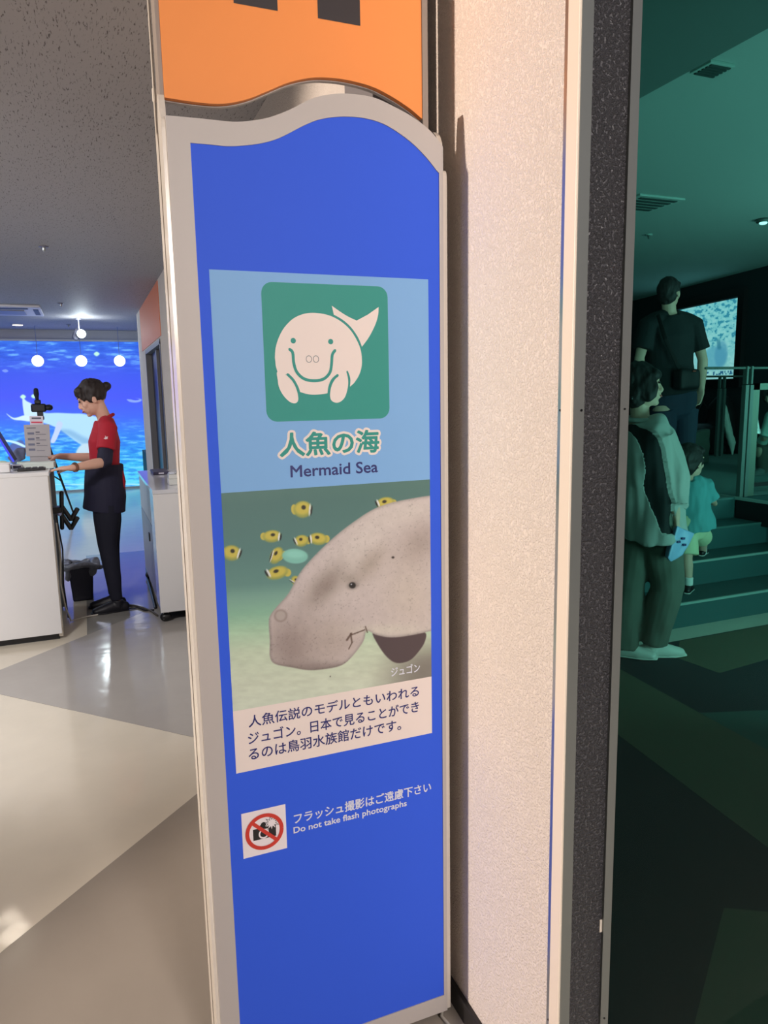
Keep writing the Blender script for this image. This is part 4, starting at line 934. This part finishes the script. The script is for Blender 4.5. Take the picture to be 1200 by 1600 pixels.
# document stand
ds = thing('price_stand', 'grey upright price list holder on the counter before the sea mural', 'sign', (-.30, 5.32, zt_))
q = [T(37, 664, 5.32), T(77, 663, 5.32), T(80, 713, 5.32), T(41, 713, 5.32)]
link('card', prism(bmesh.new(), q, (0, .008, 0)), mat('grey_card', (176, 172, 178), .6), ds)
def cardrow(u0, u1, v, h, m, y=-.0015):
    f = lambda u, v: q[0].lerp(q[1], u).lerp(q[3].lerp(q[2], u), v)
    link('card_line', prism(bmesh.new(), [f(u0, v), f(u1, v), f(u1, v+h), f(u0, v+h)], (0, y, 0)), m, ds)
GI = mat('grey_ink', (84, 86, 104), .6)
cardrow(.10, .46, .09, .025, GI)
for v, ws in ((.22, (.16, .5)), (.40, (.14, .5)), (.57, (.14, .55)), (.73, (.0, .4))):
    if ws[0]: cardrow(.44, .44+ws[0], v, .035, GI)
    cardrow(.44, .44+ws[1]*.8, v+.08, .014, GI)
    cardrow(.12, .38, v+.02, .07, mat('picture_ink', (112, 116, 140), .6))
link('foot', bx(bmesh.new(), q[3].x, q[2].x, 5.30, 5.40, zt_, zt_+.012, .002), mat('clear_acrylic', (190, 200, 214), .2), ds)
link('support', bx(bmesh.new(), q[3].x+.02, q[2].x-.02, 5.33, 5.337, zt_+.01, q[3].z+.04), MATS['grey_card'], ds)
ss = thing('small_sign', 'small white card with a red line standing above the grey price list', 'sign', (-.32, 5.36, zt_))
q2 = [T(46, 650, 5.36), T(67, 650, 5.36), T(68, 664, 5.36), T(47, 664, 5.36)]
link('card', prism(bmesh.new(), q2, (0, .006, 0)), mat('white_card', (222, 218, 232), .5), ss)
f = lambda u, v: q2[0].lerp(q2[1], u).lerp(q2[3].lerp(q2[2], u), v)
link('red_line', prism(bmesh.new(), [f(.1, .62), f(.92, .62), f(.92, .80), f(.1, .80)], (0, -.0015, 0)), mat('red_ink', (214, 60, 90), .5), ss)
link('grey_line', prism(bmesh.new(), [f(.15, .16), f(.85, .16), f(.85, .34), f(.15, .34)], (0, -.0015, 0)), GI, ss)
link('post', tube(bmesh.new(), [(q2[2].x-.05, 5.37, zt_), (q2[2].x-.05, 5.37, q2[3].z)], [.004, .004], 8), WHITE, ss)
# paper stacks, keyboard tray
def slab(name, label, cat, x0, x1, y0, y1, z0, z1, m, group=None, rot=0):
    t = link(name, remesh_free(bx(bmesh.new(), -(x1-x0)/2, (x1-x0)/2, -(y1-y0)/2, (y1-y0)/2, 0, z1-z0, min(.003, (z1-z0)*.3))), m, None)
    t.location = ((x0+x1)/2, (y0+y1)/2, z0); t.rotation_euler = (0, 0, rot); tag(t, label, cat, group); return t
def remesh_free(bm): return bm
slab('leaflet_stack', 'fanned pale leaflets behind the black tray on the counter', 'leaflets', -.46, -.25, 5.52, 5.64, zt_, zt_+.02, mat('leaflet_paper', (206, 226, 214), .6), rot=.1)
slab('leaflet_pile', 'pale pile of leaflets in front of the grey price list', 'leaflets', -.41, -.21, 5.16, 5.28, zt_, zt_+.040, mat('leaflet_green', (214, 226, 222), .6), rot=-.06)
t = slab('keyboard_tray', 'black tray under the assistant\'s far hand', 'tray', -.42, -.26, 5.03, 5.13, zt_, zt_+.014, BLACK, rot=.02)
for i in range(4):
    for j in range(3):
        k_ = bx(bmesh.new(), -.07+i*.037, -.042+i*.037, -.040+j*.028, -.020+j*.028, .0135, .019, .002)
        o = link('tray_key', k_, mat('dark_key', (46, 48, 60), .4)); o.parent = t
slab('receipt_slip', 'white paper slip behind the leaflet pile on the counter', 'paper', -.47, -.33, 5.30, 5.36, zt_, zt_+.003, mat('slip_paper', (214, 214, 226), .6), rot=-.1)
cr = thing('card_reader', 'small silver card terminal by the white tub on the counter', 'terminal', (-.42, 5.15, zt_))
link('body', bx(bmesh.new(), -.455, -.395, 5.12, 5.20, zt_, zt_+.035, .008), mat('silver_plastic', (176, 178, 190), .3, .3), cr)
link('display', bx(bmesh.new(), -.448, -.402, 5.117, 5.14, zt_+.012, zt_+.030, .002), mat('dark_display', (50, 50, 70), .2), cr)
# grey pouch at the left
o = link('grey_pouch', remesh(prism(bmesh.new(), [T(10, 706, 5.6), T(26, 690, 5.6), T(38, 692, 5.6), T(38, 708, 5.6), T(20, 716, 5.6)], (0, .08, 0)), .006, 3, .006, 20), mat('grey_pouch_cloth', (96, 104, 136), .8), None); tag(o, 'grey cloth pouch between the tablet and the price list', 'pouch')
o.location.z += zt_-min(v.co.z for v in o.data.vertices)
# clamps, hanging black bracket on the counter end
hb = thing('folding_bracket', 'black folded metal bracket clamped to the counter end', 'bracket', (-.22, 5.3, .7))
for dz in (0, -.055):
    pts = [T(97, 792-dz*250, 5.35), T(111, 812-dz*250, 5.35), T(121, 795-dz*250, 5.35)]
    bm = bmesh.new()
    for a_, b_ in zip(pts, pts[1:]): tube(bm, [a_, b_], [(.009, .016)]*2, 10, True, (0, 1, 0))
    link('arm', bm, BLACK, hb, True)
bm = tube(bmesh.new(), [T(96, 770, 5.35), T(97, 825, 5.35)], [.014, .014], 10); link('upright', bm, BLACK, hb, True)
link('hinge', ell(bmesh.new(), T(93, 802, 5.34), (.014, .014, .02)), mat('blue_white_plastic', (180, 190, 240), .4), hb, True)
link('clamp', bx(bmesh.new(), -.262, -.20, 5.30, 5.40, .76, .80, .006), BLACK, hb)
o = link('data_cable', tube(bmesh.new(), [V(p) for p in ((-.235, 5.25, .70), (-.225, 5.22, .5), (-.24, 5.2, .3), (-.225, 5.25, .12), (-.2, 5.3, .01), (-.12, 5.36, .008), (-.03, 5.38, .008))], [.006]*7, 8), mat('pale_cable', (0, 0, 0)), None, True); tag(o, 'pale grey cable running down the counter end to the floor', 'cable')
o = link('data_cable', tube(bmesh.new(), [V(p) for p in ((-.235, 5.35, .74), (-.215, 5.36, .5), (-.23, 5.38, .25), (-.22, 5.4, .01))], [.005]*4, 8), BLACK, None, True); tag(o, 'black cable hanging straight down the counter end', 'cable')
# tripod with a small camera, well behind the counter
fR = P('Z', 0, 116, 806); apx = P('Y', fR.y, 63, 660)
tp = thing('camera_tripod', 'black camera tripod standing behind the counter before the sea mural', 'tripod', (apx.x, apx.y, 0))
for k_, (dx, dy) in enumerate((((fR.x-apx.x), 0), (-(fR.x-apx.x)*.6, .38), (-(fR.x-apx.x)*.5, -.3))):
    lg = link('leg', tube(bmesh.new(), [apx, apx.lerp(V((apx.x+dx, apx.y+dy, 0)), .55), V((apx.x+dx, apx.y+dy, .012))], [.020, .015, .011], 10), BLACK, tp, True)
    link('rubber_foot', ell(bmesh.new(), (apx.x+dx, apx.y+dy, .02), (.03, .03, .02)), BLACK, lg, True)
for k_ in range(3):
    pass
link('spreader', tube(bmesh.new(), [V((apx.x, apx.y, .62)), apx.lerp(V((fR.x, apx.y, 0)), .62)], [.009, .009], 8), BLACK, tp, True)
link('centre_column', tube(bmesh.new(), [apx+V((0, 0, -.75)), apx+V((0, 0, .04))], [.014, .014], 10), BLACK, tp, True)
link('head', bx(bmesh.new(), apx.x-.05, apx.x+.05, apx.y-.05, apx.y+.05, apx.z+.03, apx.z+.08, .012), BLACK, tp)
cb_ = T(62, 637, apx.y)
cm = thing('video_camera', 'black camera with upright microphone mounted on the tripod', 'camera', cb_)
link('camera_body', bx(bmesh.new(), cb_.x-.10, cb_.x+.075, cb_.y-.05, cb_.y+.05, cb_.z-.055, cb_.z+.05, .018), BLACK, cm)
link('lens', tube(bmesh.new(), [cb_+V((.06, 0, .0)), cb_+V((.12, 0, .0))], [.035, .04], 14, True), BLACK, cm, True)
link('viewfinder', bx(bmesh.new(), cb_.x-.055, cb_.x+.02, cb_.y-.03, cb_.y+.03, cb_.z+.045, cb_.z+.10, .012), BLACK, cm)
link('microphone', tube(bmesh.new(), [cb_+V((-.02, 0, .08)), cb_+V((-.022, 0, .13)), cb_+V((-.025, 0, .17)), cb_+V((-.025, 0, .225))], [.018, .022, .032, .028], 14), mat('mic_foam', (36, 40, 50), .9), cm, True)
link('plate', bx(bmesh.new(), cb_.x-.035, cb_.x+.035, cb_.y-.035, cb_.y+.035, apx.z+.075, cb_.z-.05, .004), BLACK, cm)
# waste bin
bn = thing('waste_bin', 'dark navy waste bin lined with a grey plastic bag, beside the assistant', 'bin', (-.125, 5.93, 0))
bm = bmesh.new(); a_ = box(-.21, -.035, 5.83, 6.03, 0, .27, .012)
for v in a_.verts:
    if v.co.z < .1: v.co.x = -.1225+(v.co.x+.1225)*.82; v.co.y = 5.93+(v.co.y-5.93)*.82
link('bin_body', a_, NAVY, bn)
bm = bmesh.new()
ring = [V((-.1225+.105*math.copysign(abs(math.cos(t))**.5, math.cos(t)), 5.93+.115*math.copysign(abs(math.sin(t))**.5, math.sin(t)), .27+.014*math.sin(3*t))) for t in [2*math.pi*k/20 for k in range(21)]]
tube(bm, ring, [(.022, .035)]*21, 10); ell(bm, (-.04, 5.84, .235), (.03, .03, .05)); ell(bm, (-.215, 5.84, .22), (.02, .03, .06)); ell(bm, (-.01, 5.86, .25), (.05, .012, .022))
link('liner_bag', remesh(bm, .006, 2, .010, 22), mat('grey_bin_bag', (124, 128, 140), .35), bn)
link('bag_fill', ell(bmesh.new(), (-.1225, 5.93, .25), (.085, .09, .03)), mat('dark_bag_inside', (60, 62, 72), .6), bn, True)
# cable across the floor by the shoes
o = link('floor_cable', tube(bmesh.new(), [P('Z', .008, *p) for p in ((196, 945), (210, 946), (225, 950), (237, 955), (246, 962))], [.007]*5, 8), mat('dark_cable', (84, 78, 72), .5), None, True); tag(o, 'dark cable on the floor between the shoes and the cart', 'cable')
o = link('floor_cable', tube(bmesh.new(), [P('Z', .008, *p) for p in ((203, 951), (215, 949), (228, 954), (240, 953))], [.006]*4, 8), BLACK, None, True); tag(o, 'thin black cable crossing the floor cable near the cart', 'cable')
o = link('floor_cable', tube(bmesh.new(), [P('Z', .008, *p) for p in ((229, 888), (231, 905), (238, 930), (243, 950))], [.010]*4, 8), BLACK, None, True); tag(o, 'black cable lying along the open side of the cart', 'cable')
# ------------------------------------------------------------------ rolling cart
ca = thing('rolling_cart', 'white rolling cabinet with glossy top beside the sign', 'cabinet', (.55, 5.6, 0))
link('top', bx(bmesh.new(), .368, .738, 4.985, 6.45, .885, .912, .002), mat('glossy_white_top', (214, 216, 224), .08), ca)
link('front_panel', bx(bmesh.new(), .370, .736, 4.990, 5.010, .075, .884, .002), WHITE, ca)
link('side_panel', bx(bmesh.new(), .372, .384, 5.011, 5.28, .085, .884, .001), mat('pale_gloss_panel', (196, 202, 222), .12), ca)
link('door', bx(bmesh.new(), .376, .390, 5.29, 6.42, .62, .884, .002), mat('pale_panel', (200, 196, 200), .4), ca)
link('door', bx(bmesh.new(), .376, .390, 5.29, 6.42, .085, .612, .002), mat('grey_panel', (150, 146, 150), .35), ca)
link('handle', bx(bmesh.new(), .368, .378, 5.60, 5.66, .46, .52, .002), BLACK, ca)
link('back_panel', box(.40, .736, 5.02, 6.44, .085, .88), MATS['pale_panel'], ca)
link('skid', bx(bmesh.new(), .385, .736, 5.03, 6.44, .060, .085), BLACK, ca)
for x, y in ((.405, 5.04), (.70, 5.04), (.405, 6.36), (.70, 6.36)):
    w_ = link('caster', tube(bmesh.new(), [(x-.012, y, .032), (x+.012, y, .032)], [.030, .030], 18, True), BLACK, ca, True)
    link('caster_fork', bx(bx(bmesh.new(), x+.014, x+.018, y-.012, y+.012, .02, .062), x-.018, x-.014, y-.012, y+.012, .02, .062), ALU, w_)
o = link('paper_box', bx(bx(bmesh.new(), .50, .60, 5.22, 5.34, .913, .955, .003), .503, .597, 5.225, 5.335, .956, .985, .003), mat('white_card_box', (226, 228, 224), .5), None); tag(o, 'white card box on the glossy cart top', 'box')
link('plastic_wrap', remesh(ell(bmesh.new(), (.53, 5.27, .992), (.030, .035, .010)), .004, 0, .004, 60), mat('clear_wrap', (226, 232, 246), .05), o)
o = link('dark_folder', bx(bmesh.new(), .46, .58, 6.0, 6.3, .913, .935, .004), mat('dark_folder', (70, 66, 92), .5), None); tag(o, 'dark flat folder lying on the far end of the cart top', 'folder')
link('folder_label', bx(bmesh.new(), .50, .54, 5.998, 6.0005, .918, .930), MATS['white_card'], o)
# ------------------------------------------------------------------ ceiling fittings
ac = thing('ceiling_air_unit', 'flat white air-conditioning panel set in the ceiling', 'air conditioner', (-.75, 10.4, ZC))
link('panel', bx(bmesh.new(), -1.35, -.41, 9.95, 10.95, ZC-.03, ZC, .01), mat('white_ac_plastic', (216, 214, 222), .4), ac)
link('outlet_slot', bx(bmesh.new(), -1.25, -.55, 10.05, 10.13, ZC-.036, ZC-.028, .002), mat('slot_dark', (60, 66, 92), .5), ac)
link('outlet_slot', bx(bmesh.new(), -.50, -.44, 10.15, 10.75, ZC-.036, ZC-.028, .002), MATS['slot_dark'], ac)
link('louvre', bx(bmesh.new(), -1.1, -.6, 10.25, 10.7, ZC-.042, ZC-.029, .006), mat('louvre_grey', (150, 150, 160), .4), ac)
c = P('Z', ZC, 122, 497); c2 = T(126, 522, c.y)
sp = thing('track_spotlight', 'white ceiling spotlight, lit, hanging before the mural', 'lamp', (c.x, c.y, ZC))
link('ceiling_rose', tube(bmesh.new(), [(c.x, c.y, ZC-.02), (c.x, c.y, ZC)], [.035, .035], 16, False), mat('lamp_white', (190, 190, 205), .4), sp, True)
link('stem', tube(bmesh.new(), [(c.x, c.y, ZC-.01), (c.x, c.y, c2.z+.04)], [.009, .009], 10), MATS['lamp_white'], sp, True)
hd_ = link('lamp_head', tube(bmesh.new(), [c2+V((-.07, .05, -.04)), c2+V((-.03, .03, .03)), c2+V((0, 0, 0))], [.05, .06, .062], 18), mat('lamp_grey', (120, 120, 140), .4), sp, True)
link('bulb', ell(bmesh.new(), c2+V((.01, -.045, .0)), (.058, .035, .058)), mat('bulb_lit', (230, 255, 255), .3, emit=(230, 255, 255), estr=14), hd_, True)
pl = bpy.data.lights.new('spot_glow', 'POINT'); pl.energy = 9; pl.color = (.85, .95, 1); pl.shadow_soft_size = .06
po = bpy.data.objects.new('spot_glow', pl); COL.objects.link(po); po.location = c2+V((.04, -.16, .0))
for i, (x, y, r, st_, lb) in enumerate(((-.842, 5.93, .055, 60, 'round lit downlight in the ceiling nearest the counter'), (-.84, 12.45, .07, 6, 'round lit downlight in the far ceiling near the air unit'), (-1.9, 8.2, .06, 20, 'round lit downlight in the ceiling off to the left'))):
    t = thing('downlight', lb, 'lamp', (x, y, ZC), 'ceiling downlights')
    link('trim_ring', tube(bmesh.new(), [(x, y, ZC-.008), (x, y, ZC+.001)], [r*1.3, r*1.35], 24, False), MATS['lamp_white'], t, True)
    link('lens', tube(bmesh.new(), [(x, y, ZC-.011), (x, y, ZC-.007)], [r, r], 24, False), mat('downlight_lens_%d' % st_, (255, 240, 220), .3, emit=(255, 240, 220), estr=st_), t)
for px, py, lb in ((68, 385, 'small round ceiling sprinkler nearest the camera'), (95, 474, 'small round ceiling sprinkler beside the air unit'), (107, 507, 'small round ceiling sprinkler by the spotlight')):
    c = P('Z', ZC, px, py); t = thing('sprinkler', lb, 'sprinkler', (c.x, c.y, ZC), 'ceiling sprinklers')
    link('plate', tube(bmesh.new(), [(c.x, c.y, ZC-.006), (c.x, c.y, ZC)], [.035, .035], 18, False), MATS['lamp_grey'], t, True)
    link('nozzle', tube(bmesh.new(), [(c.x, c.y, ZC-.03), (c.x, c.y, ZC-.005)], [.010, .014], 12), ALU, t, True)

# ------------------------------------------------------------------ room behind the glass: screen, railing, vents
def scr(p):
    s = np.array([.222, .975]); L = (p[:, 0]-7.96)*s[0]+(p[:, 1]-6.91)*s[1]; z = p[:, 2]
    n = fbm(L*16+3, z*30, 31, 4); c = np.stack([np.interp(z, [1.64, 2.0, 2.68], q) for q in ((190, 176, 160), (206, 208, 206), (214, 218, 218))], -1)
    c = over(c, sstep(.52, .66, n)*sstep(1.95, 2.2, z)*.7, (36, 120, 160)); c = over(c, sstep(.5, .3, n)*.4, (235, 235, 240))
    d = np.sqrt(((L-.95)/.30)**2+((z-1.93)/.17)**2); c = over(c, (1-sstep(.75, 1.1, d))*.75, (120, 170, 200))
    d = np.sqrt(((L-.80)/.16)**2+((z-1.97)/.20)**2); c = over(c, (1-sstep(.7, 1.1, d))*.6, (100, 150, 190))
    d = np.abs(L-.86-.3*(z-2.1))/.04; c = over(c, (1-sstep(.5, 1.5, d))*sstep(2.02, 2.06, z)*sstep(2.22, 2.14, z)*.6, (60, 120, 150))
    k = sstep(1.69, 1.70, z)*sstep(1.75, 1.74, z)*sstep(.45, .6, vnoise(L*42, z*30, 77))*sstep(.50, .56, L); return over(c, k*.8, (20, 70, 120))
a = V((7.96, 6.91, 0)); d = V((.222, .975, 0)); nq = V((-.975, .222, 0))
scn = thing('video_screen', 'bright cyan video screen on the dark wall behind the standing man', 'screen', tuple(a+d*1.2+nq*.04+V((0, 0, 2.1))))
o0 = a+d*.48+nq*.035+V((0, 0, 1.64))
picture('lit_image', tuple(o0), tuple(d*1.62), (0, 0, 1.04), 320, 220, scr, pmat('screen_light', 1.9), scn)
def pbox(s0, s1, z0, z1, t0, t1): return prism(bmesh.new(), [a+d*s0+nq*t0+V((0, 0, z0)), a+d*s1+nq*t0+V((0, 0, z0)), a+d*s1+nq*t0+V((0, 0, z1)), a+d*s0+nq*t0+V((0, 0, z1))], nq*(t1-t0))
for nm, r in (('bezel', (.35, .47, 1.52, 2.80)), ('bezel', (2.11, 2.23, 1.52, 2.80)), ('bezel', (.47, 2.11, 2.69, 2.80)), ('bezel', (.47, 2.11, 1.52, 1.63))): link(nm, pbox(*r, .0, .06), BLACK, scn)
GRN = mat('grey_green_metal', (96, 114, 110), .55, .4)
def railing(name, label, p0, p1, z0, h, parts=True):
    t = thing(name, label, 'railing', tuple(p0)+(z0,)); p0, p1 = V((*p0, 0)), V((*p1, 0)); dr_ = (p1-p0).normalized()
    sdv = V((-dr_.y, dr_.x, 0))
    return t
rl = thing('glass_railing', 'metal and glass railing with twin flat posts beside the cantilevered deck', 'railing', (4.79, 4.26, .65))
zt1 = P('Y', 4.26, 1172, 572).z; zr = P('Y', 4.26, 1172, 579).z
pA = V((7.5, 7.08, .65)); pB = V((4.79, 4.27, .65))
for p_, nm in ((pB, 'near'), (pA, 'far')):
    w2 = .045 if nm == 'near' else .07; hh = zt1-.65 if nm == 'near' else 1.0
    for q in (-1, 1):
        o = link('post', bx(bmesh.new(), p_.x+q*w2*.55-.018, p_.x+q*w2*.55+.018, p_.y-.02, p_.y+.02, .65, .65+hh*.86, .002), GRN, rl)
        link('bracket', bx(bmesh.new(), p_.x+q*w2*.55-.014, p_.x+q*w2*.55+.006, p_.y-.02, p_.y+.02, .65+hh*.865, .65+hh, .004), GRN, o)
rz = zr
link('hand_rail', tube(bmesh.new(), [(4.35, 4.27, rz+.02), (6.5, 4.27, rz+.02)], [.010, .010], 10), GRN, rl, True)
link('hand_rail', tube(bmesh.new(), [(6.0, 7.08, 1.66), (9.0, 7.08, 1.66)], [.012, .012], 10), GRN, rl, True)
z3 = P('Y', 4.3, 1190, 599).z; z2 = P('Y', 4.3, 1190, 755).z
link('panel_frame', bx(bx(bmesh.new(), 4.86, 6.4, 4.28, 4.31, z3-.05, z3), 4.86, 4.93, 4.28, 4.31, .65, z3), mat('panel_frame_metal', (104, 120, 108), .5, .4), rl)
link('lower_rail', bx(bmesh.new(), 4.93, 6.4, 4.28, 4.31, z2-.02, z2+.01), BLACK, rl)
m, nt, b = node_mat('clear_panel_glass'); nt.nodes.remove(b); out = nt.nodes['Material Output']
tr = nt.nodes.new('ShaderNodeBsdfTransparent'); tr.inputs[0].default_value = (.82, .92, .9, 1); gl = nt.nodes.new('ShaderNodeBsdfGlossy'); gl.inputs['Roughness'].default_value = .02
mx = nt.nodes.new('ShaderNodeMixShader'); mx.inputs[0].default_value = .06
nt.links.new(tr.outputs[0], mx.inputs[1]); nt.links.new(gl.outputs[0], mx.inputs[2]); nt.links.new(mx.outputs[0], out.inputs[0])
link('glass_panel', box(4.93, 6.4, 4.292, 4.298, z2+.01, z3-.05), m, rl)
# things at the back of the platform
c = P('Z', .65, 1102, 712)
o = link('folded_pushchair', remesh(bx(ell(ell(bmesh.new(), (c.x+.05, c.y+.2, .85), (.42, .25, .22)), (c.x+.45, c.y+.2, 1.05), (.20, .2, .38)), c.x-.35, c.x+.75, c.y, c.y+.4, .66, .80, .03), .02, 3, .02, 5), mat('black_nylon', (0, 0, 0)), None); tag(o, 'dark bundled pushchair shape at the back of the platform', 'pushchair')
for dx in (-.2, .55):
    link('wheel', tube(bmesh.new(), [(c.x+dx, c.y-.03, .72), (c.x+dx, c.y+.0, .72)], [.07, .07], 18, True), BLACK, o, True)
qs = [P('Y', 6.4, *p) for p in ((1083, 645), (1112, 637), (1110, 690), (1086, 692))]
o = link('grey_tote_bag', remesh(prism(bmesh.new(), qs, (0, .12, 0)), .01, 3, .012, 9), mat('grey_canvas', (112, 120, 112), .85), None); o.location.z = .651-min(v.co.z for v in o.data.vertices); o.location.z = min(o.location.z, 0) if False else o.location.z
tag(o, 'grey canvas tote bag standing on the platform behind the man', 'bag')
link('bag_strap', tube(bmesh.new(), [qs[0].lerp(qs[1], .25), qs[0].lerp(qs[1], .5)+V((0, 0, .10)), qs[0].lerp(qs[1], .8)], [.008]*3, 8), BLACK, o, True)
o = link('white_umbrella', remesh(tube(bmesh.new(), [(c.x+.34, c.y-.12, .66), (c.x+.32, c.y-.12, .80), (c.x+.22, c.y-.08, 1.15), (c.x+.18, c.y-.06, 1.38)], [.012, .045, .05, .02], 12), .01, 1, .008, 14), mat('pale_umbrella_cloth', (206, 222, 212), .7), None); tag(o, 'furled pale umbrella leaning on the dark pushchair', 'umbrella')
link('umbrella_handle', tube(bmesh.new(), [(c.x+.18, c.y-.06, 1.38), (c.x+.16, c.y-.05, 1.48)], [.008, .01], 8), BLACK, o, True)
# ceiling fittings of that room
def vent(px, py, sx, sy, lb, lit=False):
    c = P('Z', 3.0, px, py); t = thing('ceiling_vent' if not lit else 'ceiling_lamp', lb, 'vent' if not lit else 'lamp', (c.x, c.y, 3.0))
    link('frame', bx(bmesh.new(), c.x-sx/2, c.x+sx/2, c.y-sy/2, c.y+sy/2, 2.985, 3.0, .003), mat('vent_frame', (170, 196, 190), .5), t)
    for k in range(5):
        y = c.y-sy*.36+k*sy*.18
        link('slat', bx(bmesh.new(), c.x-sx*.40, c.x+sx*.40, y-sy*.05, y+sy*.05, 2.979, 2.986), mat('vent_slat', (54, 76, 74), .6), t)
vent(1113, 105, .15, .13, 'small square ceiling vent near the ceiling joint behind the glass')
vent(1008, 316, .45, .40, 'flat square ceiling hatch partly hidden by the window frame')
c = P('Z', 3.0, 1193, 342); t = thing('ceiling_lamp', 'small bright ceiling lamp at the right edge behind the glass', 'lamp', (c.x, c.y, 3.0))
link('housing', tube(bmesh.new(), [(c.x, c.y, 2.97), (c.x, c.y, 3.0)], [.06, .06], 16, False), GRN, t, True)
link('bulb', ell(bmesh.new(), (c.x, c.y, 2.965), (.035, .035, .015)), mat('small_bulb', (230, 255, 250), .3, emit=(220, 255, 250), estr=3), t, True)
c = P('Z', 3.0, 1014, 366); t = thing('sprinkler', 'tiny pale sprinkler head on the green-lit ceiling', 'sprinkler', (c.x, c.y, 3.0))
link('plate', tube(bmesh.new(), [(c.x, c.y, 2.99), (c.x, c.y, 3.0)], [.035, .035], 14, False), mat('vent_frame', (0, 0, 0)), t, True)
link('nozzle', tube(bmesh.new(), [(c.x, c.y, 2.965), (c.x, c.y, 2.99)], [.01, .014], 10), GRN, t, True)
